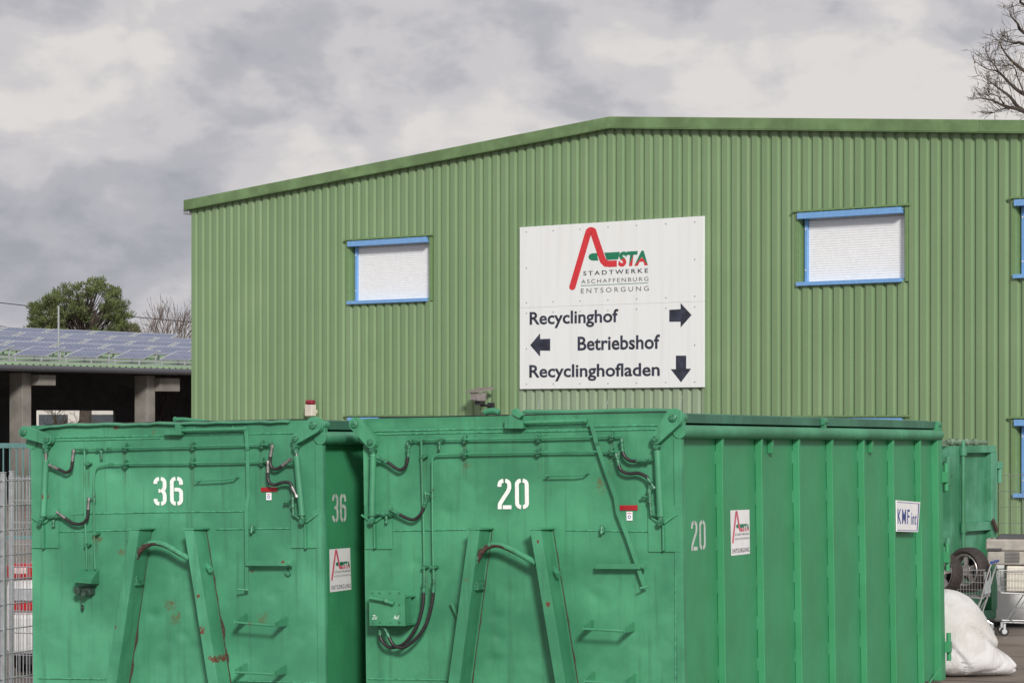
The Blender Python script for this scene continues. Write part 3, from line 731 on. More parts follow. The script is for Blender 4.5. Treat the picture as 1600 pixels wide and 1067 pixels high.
    # lever and latch
    P = [F(x, y, .05) for x, y in D['lever']]; mb = MB(); mb.flat(P, .029, .010, (0, -1, 0)); lv = mb.build('locking_lever', mf, e, bev=.002)
    fa, fb = D['leverfoot']; mb = MB(); mb.tube([F(*fa, .10), F(*fb, .055)], .008, 8); mb.build('lever_foot', mf, lv)
    q = F(*D['leverbolt'], .066); mb = MB(); mb.tube([q, q + Vector((0, .016, 0))], .016, 6); mb.build('bolt', m_bolt, lv)
    (x0, y0, x1, y1) = D['latch']; a, b = F(x0, y1, .075), F(x1, y0, .075); mb = MB(); mb.box((a.x, -.082, a.z), (b.x, -.062, b.z)); mb.box((a.x + .01, -.062, a.z + .006), (a.x + .03, -.0005, b.z - .006)); mb.box((b.x - .05, -.062, a.z + .006), (b.x - .03, -.0005, b.z - .006))
    mb.tube([(b.x - .02, -.095, (a.z+b.z)/2), (b.x - .02, -.083, (a.z+b.z)/2)], .014, 8); mb.build('latch_bar', mf, e, bev=.002)
    # handle
    P = [F(x, y, .06) for x, y in D['handle']]; a, b = P[0].copy(), P[-1].copy(); a.y = b.y = 0; a.x += .012; 
    mb = MB(); mb.tube([P[0]] + P[1:], .0065, 8); mb.tube([P[0] + Vector((.012, 0, 0)), (P[0].x + .03, -.0005, P[0].z + .012)], .006, 8); mb.tube([P[-1], (P[-1].x + .006, -.0005, P[-1].z + .004)], .0065, 8); mb.build('grab_handle', mf, e)
    # top tube + bracket at the front edge
    a, b = [F(x, y, .05) for x, y in D['toprod']]; mb = MB(); mb.tube([a, b], .0125, 12)
    mb.tube([b - Vector((.01, 0, 0)), b + Vector((.012, 0, 0))], .019, 8)
    for k in (.2, .8): c = a.lerp(b, k); mb.tube([c + Vector((0, 0, .008)), c + Vector((0, 0, .024))], .005, 6)
    mb.build('locking_shaft', mf, e)
    mb = MB(); mb.prism([F(x, y, .07) for x, y in D['bracket']], (0, .069, 0)); 
    mb.build('shaft_bracket', mf, e, bev=.003)
    if D.get('tilt'):
        mb = MB(); mb.prism([F(x, y, .085) for x, y in D['tilt']], (0, .05, 0)); mb.build('shaft_lug', mf, e, bev=.004)
    # padeye
    x, y = D['padeye']; c = F(x, y, .01); mb = MB(); mb.box((c.x - .018, -.03, c.z - .02), (c.x + .018, -.0005, c.z + .02)); mb.tube([(c.x, -.04, c.z - .03), (c.x, -.02, c.z + .035)], .012, 8); mb.build('padeye', m_bolt, e, bev=.003)
    # steps
    for (xa, ya, xb, yb) in D['steps']:
        so_ = .19; a, b = F(xa, ya, so_), F(xb, yb, so_)
        mb = MB(); mb.tube([a, b], .0095, 10)
        for p, dx in ((a, 0), (b, 0)):
            mb.hexa([(p.x - .003, -so_ - .012, p.z - .012), (p.x + .004, -so_ - .012, p.z - .012), (p.x + .004, -.0005, p.z - .012), (p.x - .003, -.0005, p.z - .012),
                     (p.x - .003, -so_ - .012, p.z + .02), (p.x + .004, -so_ - .012, p.z + .02), (p.x + .004, -.0005, p.z + .058), (p.x - .003, -.0005, p.z + .058)])
        mb.build('step', mf, e, bev=.0015)
    # tag and label
    x0, y0, x1, y1 = D['tag']; a, b = F(x0, y1, .004), F(x1, y0, .004); mb = MB(); mb.box((a.x, -.004, a.z), (b.x, -.0005, b.z)); tg = mb.build('warning_tag', m_redtag, e)
    mb = MB(); mb.box((a.x + .02, -.0055, a.z + (b.z-a.z)*.3), (b.x - .02, -.005, a.z + (b.z-a.z)*.7)); 
    x0, y0, x1, y1 = D['labelp']; a, b = F(x0, y1, .004), F(x1, y0, .004); mb = MB(); mb.box((a.x, -.004, a.z), (b.x, -.0005, b.z)); lb = mb.build('inspection_label', m_sticker, e)
    mb = MB(); cx, cz = (a.x + b.x)/2, a.z + (b.z - a.z)*.42; ring = arc(cx, cz, .010, .010, 0, 348, 14)
    vs_, fs_ = stroke2(ring, .005); mb.add([Vector((p.x, -.0052, p.y)) for p in vs_], fs_); mb.build('label_ring', m_blueink, lb, smooth=False)
    mb = MB(); z = b.z - .014; mb.box((a.x + .007, -.0052, z), (b.x - .007, -.0046, z + .005)); mb.build('label_line', m_redtag, lb)
    # numbers
    x0, y0, x1, y1 = D['num']; a, b = F(x0, y1, .003), F(x1, y0, .003); mb = MB(); digits(mb, D['n'], lambda u, v_: Vector((u, -.003, v_)), a.x, a.z, b.x, b.z); mb.build('stencilled_number', m_white, e, smooth=False)
    xs = W + PIN + .003
    x0, y0, x1, y1 = D['snum']; a, b = S(x0, y1, PIN), S(x1, y0, PIN); mb = MB(); digits(mb, D['n'], lambda u, v_: Vector((xs, u, v_)), a.y, a.z, b.y, b.z); mb.build('stencilled_number', plain('side_stencil', (.50, .56, .53), .6), e, smooth=False)
    # emblem sticker on the side
    q = [S(x, y, PIN + .002) for x, y in D['sticker']]      # TL TR BR BL
    def qm(u, v_, d=0.0):
        t = q[0].lerp(q[1], u); bt = q[3].lerp(q[2], u); p = bt.lerp(t, v_); return Vector((xs - .001 + d, p.y, p.z))
    mb = MB(); mb.sheet([qm(0, 0), qm(1, 0), qm(1, 1), qm(0, 1)]); stk = mb.build('emblem_sticker', m_sticker, e, smooth=False)
    em = lambda u, v_: qm(.06 + u/1.195*.92, .27 + v_*.71 - .0, .002)
    emblem(lambda u, v_: em(u, (v_ - 0.08)/0.92), stk, m_redfade, m_lgreen, m_ink, m_inkgrey)
    t = MB(); text_on(t, 'ENTSORGUNG', lambda u, v_: qm(u, v_, .002), .07, .05, .96, .15, space=1.3, bold=.008); t.build('lettering', m_ink, stk, smooth=False)
    return H, zt_, rt

# --- container 20
TH20, TH36, CW = R(23.2), R(22.4), 2.5
M20 = pose(569, 1067.5, CW, TH20)
C20 = Cont(M20, CW, 7.0, 'roll_off_container', 'green roll-off waste container with white number 20 and hydraulic hoses, nearest on the right')
L20 = C20.S(1474, 860).y; C20.L = L20
ribs = [C20.S(x, 760).y for x in (1133, 1194, 1252, 1304, 1353, 1399, 1441)]
D20 = dict(dents=[(797,922),(776,962),(780,996),(812,1030),(792,872),(770,1030),(905,700),(700,800),(930,930),(1000,1010),(650,880)], rustlegs=.35, top=(700, 651.5), n='20', full=True, bare=False,
  seams=[[(585,673.6),(787,668.9),(931,665.5),(1030,664.2)], [(590,678.5),(1026,670.5)], [(614,829),(728,827)], [(884,828),(1012,830)], [(575,1060),(700,1062)], [(905,1066),(1060,1068)], [(1054,680),(1056,1067)]],
  tube=(1061.5, 674.2), ribs=ribs, lugs=[C20.S(1210, 700).y, C20.S(1366, 700).y], knobs=[.05, C20.S(1289, 660).y, L20 - .09],
  plates=[(570,789,611.7,857.7), (1013,789,1064,862)],
  links=[((554.5,662.3),(578.9,691),.050,.042), ((1052,652.5),(1025,685),.066,.038)],
  rams=[((583,709.7),(581.3,805.6),(581,814),(583,702)), ((1027,704),(1032,806.6),(1032.4,815.9),(1026.5,698))],
  pipes=[[(640,687.5),(700,686.5),(850,684),(972,681)], [(970,705.3),(850,706.3),(700,709.5),(686,709.9),(679,712),(676,717),(675.4,726),(675.6,772),(676.2,838),(677.2,885),(677.5,905)],
         [(658.3,687),(658.8,717),(660.5,780),(662.3,838),(662.8,885),(662.5,905)], [(672,772.6),(664.8,770)], [(589,721),(603,721)]],
  hoses=[([(602.6,721),(610,725),(618,731),(626,733.8),(634.5,727),(637.6,710.7)], .06), ([(622,802.5),(636.6,809.7),(647,811.3),(657,803.5),(663.4,789)], .06),
         ([(972.8,702),(974,709),(979,716),(987,720),(998,720)], .06), ([(966.4,724),(970,734),(981,739.5),(997,739),(1009,744),(1013.8,750)], .06),
         ([(662.3,922),(660.6,946),(652,976),(635,1001.7),(620,1010),(607,1010),(596,999.6),(593.6,989)], .10), ([(677.2,922),(675.5,940),(667,972),(652,995),(635,1009),(624,1011),(614,1006),(606.4,992)], .13)],
  fits=[(636.6,706,636.6,690,.011), (636,689,648,687.5,.012), (654,687.5,664,687.3,.013), (681,687,696,686.5,.013), (686.5,690,686.5,702,.011), (659,709,659,716,.011), (675.4,763,675.6,778,.013), (664.8,785,664.8,768,.012),
        (662.5,906,662.3,921,.011), (677.4,906,677.2,921,.011), (587,802.5,600,803,.015), (598,803,612,803,.018), (603.6,806,603.6,817,.012), (612,802.5,621,802.6,.011),
        (972.6,682,972.8,700,.011), (966.6,706,966.4,723,.011), (998,719.5,1021,717,.011), (1013.8,751,1014.5,765,.010), (1014.5,765,1015.5,785,.017), (1002,777,1012,776.5,.012), (1016,786,1017.5,803,.012), (1017,804,1025,805,.012), (590,721,602,721,.010)],
  clamps=[(725.3,686.3,0),(725.3,709,0),(840.5,684.2,0),(840,706.6,0),(955,681.6,0),(955,705.6,0),(661,713,1),(662.8,885.7,1),(677.4,885.7,1)],
  legY=828, legs=[(732.5,749,700,717.5), (828,844.5,867.5,883)], hook=[(742.5,880),(747,871),(754,860),(766,852),(778,850.5),(790,854),(806,861.5),(838,879.5)],
  stub=((861,884),(873,898)), lock=((737,906),(752,921)),
  lever=[(923.5,659),(932.4,692),(947,735),(962,776),(965.5,800),(981,838.6),(1008,918)], leverfoot=((999,919),(1012,916)), leverbolt=(932.5,692.5),
  latch=(930.6,880.4,1009,888.5), handle=[(851,743),(903,742.2),(914,740.5)], toprod=[(820,660),(915,657.4)],
  bracket=[(788,653),(797,647.5),(817,660),(817,669.5),(788,669.5)], tilt=[(797.5,642),(806,637.5),(816,648.5),(811,653.5),(801,649)],
  padeye=(941.6,828), steps=[(911.5,982,976,985.5), (914,1064,978,1067)], tag=(968.5,789,996,797), labelp=(979,799,988,813),
  num=(777.8,747.4,825.9,795.3), snum=(1079.5,812,1101.5,860.4), sticker=[(1141,797),(1171,795.8),(1171.7,864.6),(1142.5,868)],
  rusts=[(856,944,7,8,.20,1), (938,757,10,22,.0005,0), (846,846,5,5,.14,1), (728,906,9,3,.20,0), (730,726,10,8,.0005,0)])
add_spots(m_front20, C20, D20)
H20, zt20, rt20 = container(C20, m_front20, D20)
e20 = C20.e
# control box
F = C20.F
a, b = F(578, 977, .17), F(633, 922, .17)
mb = MB(); mb.box((a.x, -.182, a.z), (b.x, -.170, b.z)); cb = mb.build('control_box', m_front20, e20, bev=.003)
mb = MB(); mb.box((a.x + .01, -.169, b.z - .055), (b.x + .004, -.0005, b.z - .045)); mb.box((a.x + .01, -.169, a.z + .002), (b.x + .004, -.0005, a.z + .012))
mb.box((a.x + .012, -.169, a.z + .013), (a.x + .024, -.0005, b.z - .056)); mb.box((b.x - .012, -.169, a.z + .013), (b.x - .002, -.06, b.z - .056)); mb.build('box_bracket', m_front20, cb, bev=.002)
mb = MB()
for fx in (.1, .3, .6, .85):
    for fz in (.1, .93): mb.tube([(a.x + (b.x-a.x)*fx, -.182, a.z + (b.z-a.z)*fz), (a.x + (b.x-a.x)*fx, -.189, a.z + (b.z-a.z)*fz)], .007, 6)
for fz in (.35, .6): mb.tube([(a.x + (b.x-a.x)*.86, -.182, a.z + (b.z-a.z)*fz), (a.x + (b.x-a.x)*.86, -.189, a.z + (b.z-a.z)*fz)], .007, 6)
mb.build('box_bolts', m_bolt, cb)
mb = MB(); mb.tube([F(577.5, 933.5, .22), F(600, 937.5, .22)], .0125, 10); mb.tube([F(598, 937, .21), F(615, 942.5, .205)], .015, 8); mb.tube([F(603, 938, .17), F(603, 938, .23)], .014, 10); mb.build('valve_lever', m_front20, cb)
for s_, x0, x1 in (('Zu', 581, 589), ('Auf', 614.5, 624)):
    mb = MB(); p, q = F(x0, 967, .186), F(x1, 960.5, .186); text_on(mb, s_, lambda u, v_: Vector((u, -.1835, v_)), p.x, p.z, q.x, q.z, shear=.3); mb.build('lettering', m_white, cb, smooth=False)
p, q = F(706, 940, .03), F(716, 962, .03); mb = MB(); mb.flat([p, q, q + (q-p)*.5], .022, .02, (0, -1, 0)); mb.build('small_bar', m_front20, e20, bev=.003)
mb = MB(); p, q = F(756, 645, -.12), F(781, 646, -.12); mb.tube(spl([p, p.lerp(q, .3) + Vector((0, 0, .012)), p.lerp(q, .7) + Vector((0, 0, .016)), q], 4), [.01] + [.024]*11 + [.012], 12); 
mb.build('lid_handle', m_front20, e20)
mb = MB(); P = [F(x, y, -.08) for x, y in ((818, 643), (900, 643.5), (985, 640.5), (1024, 641), (1050, 642))]; mb.flat([p + Vector((0, 0, -.01)) for p in P], .05, .02, (0, -.3, 1)); mb.build('lid_edge', m_front20, e20, bev=.004)
# maker's plate on the side
S = C20.S; q = [S(x, y, .012) for x, y in ((1401, 781.2), (1438, 784.2), (1434.5, 831), (1401.5, 830))]
def km(u, v_, d=0.0):
    t = q[0].lerp(q[1], u); bt = q[3].lerp(q[2], u); p = bt.lerp(t, v_); return Vector((CW + .012 + d, p.y, p.z))
mb = MB(); mb.prism([km(0,0), km(1,0), km(1,1), km(0,1)], (-.01, 0, 0)); kp = mb.build('makers_plate', m_sticker, e20, bev=.001)
mb = MB()
for r_ in ((0, .04, .92, .055), (0, .935, .92, .95), (.92, .04, .955, .95)):
    mb.sheet([km(r_[0], r_[1], .002), km(r_[2], r_[1], .002), km(r_[2], r_[3], .002), km(r_[0], r_[3], .002)])
mb.build('plate_border', m_blueink, kp, smooth=False)
mb = MB(); text_on(mb, 'KMF', lambda u, v_: km(u, v_, .003), .03, .25, .55, .73, bold=.004, space=1.22); mb.build('lettering', m_blueink, kp, smooth=False)
mb = MB(); text_on(mb, 'int', lambda u, v_: km(u, v_, .003), .63, .24, .87, .63, bold=.004, space=1.15); mb.build('lettering', m_blueink, kp, smooth=False)
# rear door hinges and latch at the far corner
for py in (1010, 870, 745):
    c = S(1477, py); mb = MB(); mb.box((CW + .004, L20 - .03, c.z - .05), (CW + .055, L20 + .05, c.z + .05)); mb.tube([(CW + .03, L20 + .03, c.z - .13), (CW + .03, L20 + .03, c.z + .13)], .022, 10); mb.build('door_hinge', m_side, e20, bev=.004)
mb = MB(); P = [S(x, y, .03) for x, y in ((1452, 1066), (1460, 1056), (1466, 1044), (1468, 1044), (1462, 1056))]; mb.tube(P, .010, 8); mb.build('door_hook', m_side, e20)
# --- container 36
M36 = pose(49, 506, CW, TH36)
C36 = Cont(M36, CW, 6.9, 'roll_off_container', 'green roll-off waste container with white number 36 and rust spots, on the left')
D36 = dict(dents=[(253,899),(278,899),(286,992),(263,1001),(252,1034),(240,960),(262,850),(300,1010),(120,940),(90,1000),(430,930),(180,740),(470,1000)], rustlegs=1.0, top=(200, 661.8), n='36', bare=True,
  seams=[[(81.5,683.7),(250,680.5),(460,676.4)], [(84,688.5),(250,684.5)], [(91,830.5),(200,828)], [(338,826.5),(454,825)], [(112,803),(232,800),(382,798.5)], [(60,1059),(165,1060.5)], [(362,1063.5),(498,1066)], [(497,700),(498,1067)]],
  tube=(507.5, 684), ribs=[r + .08 for r in ribs], knobs=[.05, 3.2, 6.8],
  plates=[(49.6,792.6,90.8,856), (454.6,795,501,856)],
  links=[((37.2,675),(73.3,686.4),.046,.040), ((489.7,664),(461.9,685.4),.062,.038)],
  rams=[((71.5,719),(67.5,806),(63,816),(72.5,697)), ((463.5,712),(472,805),(472.8,814.5),(462,697))],
  pipes=[[(115,702.5),(170,700.5),(330,696),(418,694)], [(416,720.6),(330,722.5),(180,724.4),(166,725.2),(153.7,728),(148,736),(146.6,750),(146.6,772),(147.5,858),(149,889)],
         [(132,702.5),(132.3,740),(133,805),(135,859),(135,889)], [(147,777),(138.5,778)], [(76,730),(88,731)]],
  hoses=[([(88.8,731.8),(96,735),(103,738),(111,732.8),(113.5,717.3)], .06), ([(100,808),(107,813),(115,817.5),(127,818),(136,810),(138,792.6)], .06),
         ([(423.3,710),(421.8,722),(425.8,731.5),(434,731.8),(443.3,725.6)], .06), ([(418.6,735),(419.5,751),(428,757.5),(442,753.5),(452.5,754.5),(457.5,763)], .07)],
  fits=[(113.5,716,113.5,704,.011), (114,702.5,128,702,.012), (129,702,137,701.8,.014), (150,701.5,162,701.2,.013), (158,704,158.5,716,.012), (167,700.7,174,700.3,.012), (170,724.6,177,724.2,.011), (146.6,770,147,784,.013), (138,790,138,778,.012),
        (70,806,82,806,.013), (75,807,87,807,.017), (83.4,812,83.4,822,.014), (87,807,99,807.5,.011), (423.3,709,423.5,693,.012), (416,694.5,426,693.5,.014), (418.6,734,418.6,722,.012), (412,720.8,419,720.6,.013),
        (444,725.4,458,724.5,.011), (457,764,457,775,.010), (457,776,457.5,793,.017), (444,785,452,785,.014), (458,794,458.5,804,.012), (459,804.5,468,810,.011)],
  clamps=[(194.9,699,0),(194.9,725.5,0),(300,697,0),(300,722.5,0),(408.2,694.6,0),(408.2,721.5,0),(136,724.5,1),(148.5,833.8,1),(135,851.3,1)],
  legY=828, legs=[(202,217,166.5,181.5), (287.5,302,325,340)], hook=[(211.5,872),(217,862),(226,853),(239,847.6),(254,849.5),(268,856),(281,864),(296,872)],
  stub=((318,878),(329,890)), lock=((207,899),(220,914)),
  lever=[(384.5,668),(387,700),(388.5,774),(385,798),(386,840),(386,922)], leverfoot=((371,920.5),(388,921.5)), leverbolt=(386.5,701),
  latch=(384,875.2,456,883.6), handle=[(304.5,751),(351,749),(366,746.5)], toprod=[(283.6,672.3),(384,670)],
  bracket=[(257,671.5),(273,671.5),(273,661.5),(276,661.5),(282.6,667.5),(282.6,679.5),(257,679.5)],
  padeye=(395,826.6), steps=[(367.5,972,430,977), (367.5,1049.6,429,1052.8)], tag=(407.8,761,432.6,768), labelp=(416,769.5,423.9,781),
  num=(240.3,744.5,285.6,789.7), snum=(518.7,771,540,816), sticker=[(514.6,858),(547,855.5),(549,920.5),(515.6,925)],
  rusts=[(314,985,13,12,.20,1), (332,1029,12,10,.20,1), (310,931,6,6,.20,1), (301,944,5,9,.20,1), (181,978,3,8,.20,1), (275,966,16,18,.0005,0), (190,862,12,10,.0005,0), (155,840,12,12,.0005,0), (180,668,12,4,.0005,1), (240,675,4,8,.0005,0), (265,945,22,14,.0005,0), (388,893,4,4,.06,1), (442,878,6,4,.09,1), (66,776,3,9,.085,1), (410,965,14,18,.0005,0)])
add_spots(m_front36, C36, D36)
container(C36, m_front36, D36)
e36 = C36.e; F = C36.F
# socket with hood
mb = MB(); a, b, c_, d_ = F(124, 889, .02), F(152, 889, .02), F(141.5, 909, .16), F(113, 906.5, .16)
a.y = b.y = -.001; 
mb.add([a, b, c_, d_, a + Vector((0, 0, -.012)), b + Vector((0, 0, -.012)), c_ + Vector((0, 0, -.012)), d_ + Vector((0, 0, -.012))], [(0,1,2,3),(7,6,5,4),(0,4,5,1),(1,5,6,2),(2,6,7,3),(3,7,4,0)])
mb.add([b + Vector((0, 0, -.013)), c_ + Vector((0, 0, -.013)), (b.x, -.001, c_.z - .02), b + Vector((.004, 0, -.013)), c_ + Vector((.004, 0, -.013)), (b.x + .004, -.001, c_.z - .02)], [(0,1,2),(5,4,3),(0,3,4,1),(1,4,5,2),(2,5,3,0)])
hd = mb.build('socket_hood', m_front36, e36)
mb = MB(); p = F(131, 922, .05); mb.box((p.x - .03, -.07, p.z - .03), (p.x + .07, -.001, p.z + .03)); mb.tube([(p.x - .02, -.12, p.z), (p.x - .02, -.06, p.z)], .028, 12); mb.tube([(p.x + .03, -.11, p.z - .02), (p.x + .03, -.06, p.z - .02)], .022, 12)
mb.tube([(p.x - .01, -.09, p.z - .02), (p.x - .01, -.07, p.z - .11), (p.x - .01, -.03, p.z - .12)], .004, 6); q_ = F(128.5, 950, .03); mb.tube([q_ + Vector((0, 0, .03)), q_ + Vector((0, 0, .005)), q_, q_ - Vector((0, 0, .02))], [.003, .012, .015, .003], 10)
mb.build('socket', plain('grimy_socket', (.03, .06, .045), .6, 0, .4, 40), hd)
mb = MB(); c_ = F(450, 893, .02); mb.tube([Vector((c_.x + .022*math.cos(R(t)), -.02, c_.z + .026*math.sin(R(t)))) for t in range(0, 361, 30)], .006, 8); mb.build('padlock_ring', m_bolt, e36)

mb = MB(); a, b = F(273, 655.5, -.10), F(326, 658.5, -.10); mb.tube(spl([a, a.lerp(b, .3) + Vector((0, 0, .006)), b], 4), [.016]*5 + [.013]*4, 10); mb.tube([a - Vector((.004, 0, 0)), a + Vector((.012, 0, 0))], .022, 8); mb.build('lid_rod', m_front36, e36)
mb = MB(); P = [F(x, y, .012) for x, y in ((62, 667), (98, 663.5), (180, 661), (262, 659.8), (380, 657.6), (452, 656.6))]; mb.flat([p + Vector((0, .012*mnoise.noise(p*6), -.012 + .010*mnoise.noise(p*9))) for p in spl(P, 6)], .05, .010, (0, -.25, 1)); mb.build('lid_edge', m_front36, e36, bev=.002)
# ------------------------------------------------------------------ third container at the back right
th3 = R(36); K0 = at(1489, 33.0, 0.0)
u3 = Vector((math.sin(th3), math.cos(th3), 0)); n3 = Vector((math.cos(th3), -math.sin(th3), 0))
M3 = Matrix(((n3.x, u3.x, 0, K0.x), (n3.y, u3.y, 0, K0.y), (0, 0, 1, 0), (0, 0, 0, 1)))      # local +x faces the camera, y runs along the face
c3 = empty('steel_skip', M3); tag(c3, 'old faded green steel skip with a vertical locking rod, behind the car wheels', 'waste container')
I3 = M3.inverted()
def P3(px, py, out=0.0):
    o = I3 @ O; d = I3.to_3x3() @ ray(px, py); t = (out - o.x) / d.x; return o + d*t
yE = P3(1551, 760).y; z3 = P3(1520, 696).z; zm = P3(1520, 829).z
mb = MB(); mb.box((-.05, .0, .15), (-.04, yE, z3 - .02)); mb.build('side_wall', m_old, c3)
mb = MB(); mb.box((-2.0, -.06, .15), (-.09, -.0, z3 - .03)); mb.box((-2.0, yE, .15), (-.09, yE + .05, z3 - .03)); mb.box((-2.0, .001, .15), (-1.95, yE - .001, z3 - .03)); mb.build('end_wall', m_old, c3)
mb = MB(); mb.box((-1.94, .002, .10), (-.06, yE - .002, .148)); mb.build('floor', m_old, c3)
mb = MB(); mb.box((-.04, .10, z3 - .085), (.05, yE, z3)); mb.build('top_rail', m_old, c3, bev=.006)
mb = MB(); mb.box((-.04, .10, zm - .0), (.05, yE - .0, zm + .10)); mb.build('middle_rail', m_old, c3, bev=.006)
mb = MB(); mb.box((-.04, .10, .12), (.05, yE, .22)); mb.build('bottom_rail', m_old, c3, bev=.006)
mb = MB(); mb.box((-.08, -.14, .12), (.045, .085, z3 + .0)); mb.box((-.08, yE - .12, .221), (.047, yE + .03, zm - .001)); mb.box((-.08, yE - .12, zm + .101), (.047, yE + .03, z3 - .086)); mb.build('corner_post', m_old, c3, bev=.006)
mb = MB(); mb.tube([(.075, .11, .3), (.075, .11, z3 + .06)], .026, 12); mb.tube([(.075, .11, z3 - .11), (.075, .11, z3 - .03)], .045, 12); mb.tube([(.075, .11, zm - .01), (.075, .11, zm + .10)], .036, 10); mb.build('locking_rod', m_old, c3)
a = P3(1476, 690.5, .02); b = P3(1541, 691.5, .02); mb = MB()
mb.tube([a, a.lerp(b, .3), a.lerp(b, .6), b], [.032, .036, .032, .026], 10)
for k in (.15, .32, .5, .72): c_ = a.lerp(b, k); mb.tube([c_ - u3*.02, c_ + u3*.02], .045, 10)
mb.build('rolled_tarpaulin_bar', plain('weathered_bar', (.12, .19, .13), .7, 0, .5, 20), c3)
for (px, py) in ((1479, 735), (1479, 862)):
    p = P3(px, py, .05); mb = MB(); mb.box((.0, p.y - .12, p.z - .06), (.09, p.y + .10, p.z + .06)); mb.tube([(.07, p.y, p.z - .17), (.07, p.y, p.z + .16)], .035, 10); mb.build('hinge', m_old, c3, bev=.005)
p = P3(1553, 728, .02); mb = MB(); mb.box((-.04, yE + .031, p.z - .03), (.06, yE + .16, p.z + .05)); mb.tube([(.03, yE + .12, p.z - .20), (.03, yE + .12, p.z)], .03, 8); mb.build('latch', m_old, c3, bev=.005)
mb = MB(); a = P3(1550, 812, .08); b = P3(1557, 830, .08); mb.flat([a, b], .05, .02, (1, 0, 0)); mb.build('rusty_strap', m_rust, c3)

# ------------------------------------------------------------------ fences
def mesh_fence(name, label, p0, p1, z0, z1, posts, dv=.05, dh=.2, mat=None, group=None, thick=.0035, topbar=0.0):
    p0 = Vector(p0); p1 = Vector(p1); L = (p1 - p0).length; d = (p1 - p0).normalized(); n = Vector((-d.y, d.x, 0))
    M = Matrix(((d.x, n.x, 0, p0.x), (d.y, n.y, 0, p0.y), (0, 0, 1, 0), (0, 0, 0, 1)))
    e = empty(name, M); tag(e, label, 'fence', group)
    mb = MB(); k = 0
    while k*dv < L: mb.tube([(k*dv, 0, z0), (k*dv, 0, z1)], thick, 5, False); k += 1
    z = z1 - .03
    while z > z0:
        for y in (-thick*2, thick*2): mb.tube([(0, y, z), (L, y, z)], thick*1.25, 5, False)
        z -= dh
    mb.build('mesh_panel', mat, e)
    for x in posts:
        q = MB(); q.box((x - .016, -.02, 0), (x + .016, .02, z1 + .03)); q.box((x - .019, -.023, z1 + .031), (x + .019, .023, z1 + .04)); q.build('post', mat, e, bev=.003)
    if topbar: q = MB(); q.box((0, -.03, z1), (L, .03, z1 + topbar)); q.build('top_rail', mat, e, bev=.004)
    return e
v36 = Vector((math.sin(TH36), math.cos(TH36), 0)); u36 = Vector((math.cos(TH36), -math.sin(TH36), 0))
pF = at(5, 23.0); 
mesh_fence('mesh_fence', 'grey galvanised mesh fence running along the left flank of container 36', pF - v36*3.0, pF + v36*6, .04, 2.0, [3.0, 5.5], mat=m_galv, group=None)
pG = at(14, 25.9)
mesh_fence('mesh_fence', 'grey galvanised mesh fence crossing behind, just in front of the white car', pG, pG + u36*1.25, .04, 1.96, [.03], mat=m_galv)
# teal railing far left
pT = at(-60, 52); q = MB(); er = empty('teal_railing', Matrix.Translation(pT)); tag(er, 'teal steel railing with closely set upright bars behind the grey mesh fence', 'railing')
q.box((0, -.03, zat(700, 52)), (2.4, .03, zat(692, 52))); q.build('rail', m_teal, er, bev=.004); q = MB(); q.box((0, -.03, .3), (2.4, .03, .36)); q.build('rail', m_teal, er, bev=.004)
q = MB()
for k in range(20): q.box((.03 + k*.12, -.012, .361), (.055 + k*.12, .012, zat(700, 52) - .001))
q.build('bars', m_teal, er)
# fence in front of the hall on the right
dR = Vector((0.985, -0.17, 0)); pH = at(1546, 36.6)
mesh_fence('mesh_fence', 'grey wire mesh fence between the old green skip and the hall windows', pH - dR*.9, pH + dR*3.0, .04, zat(738, 36.6), [3.6], mat=plain('dull_wire', (.20, .21, .19), .5, .4), dv=.055, dh=.205, thick=.003)

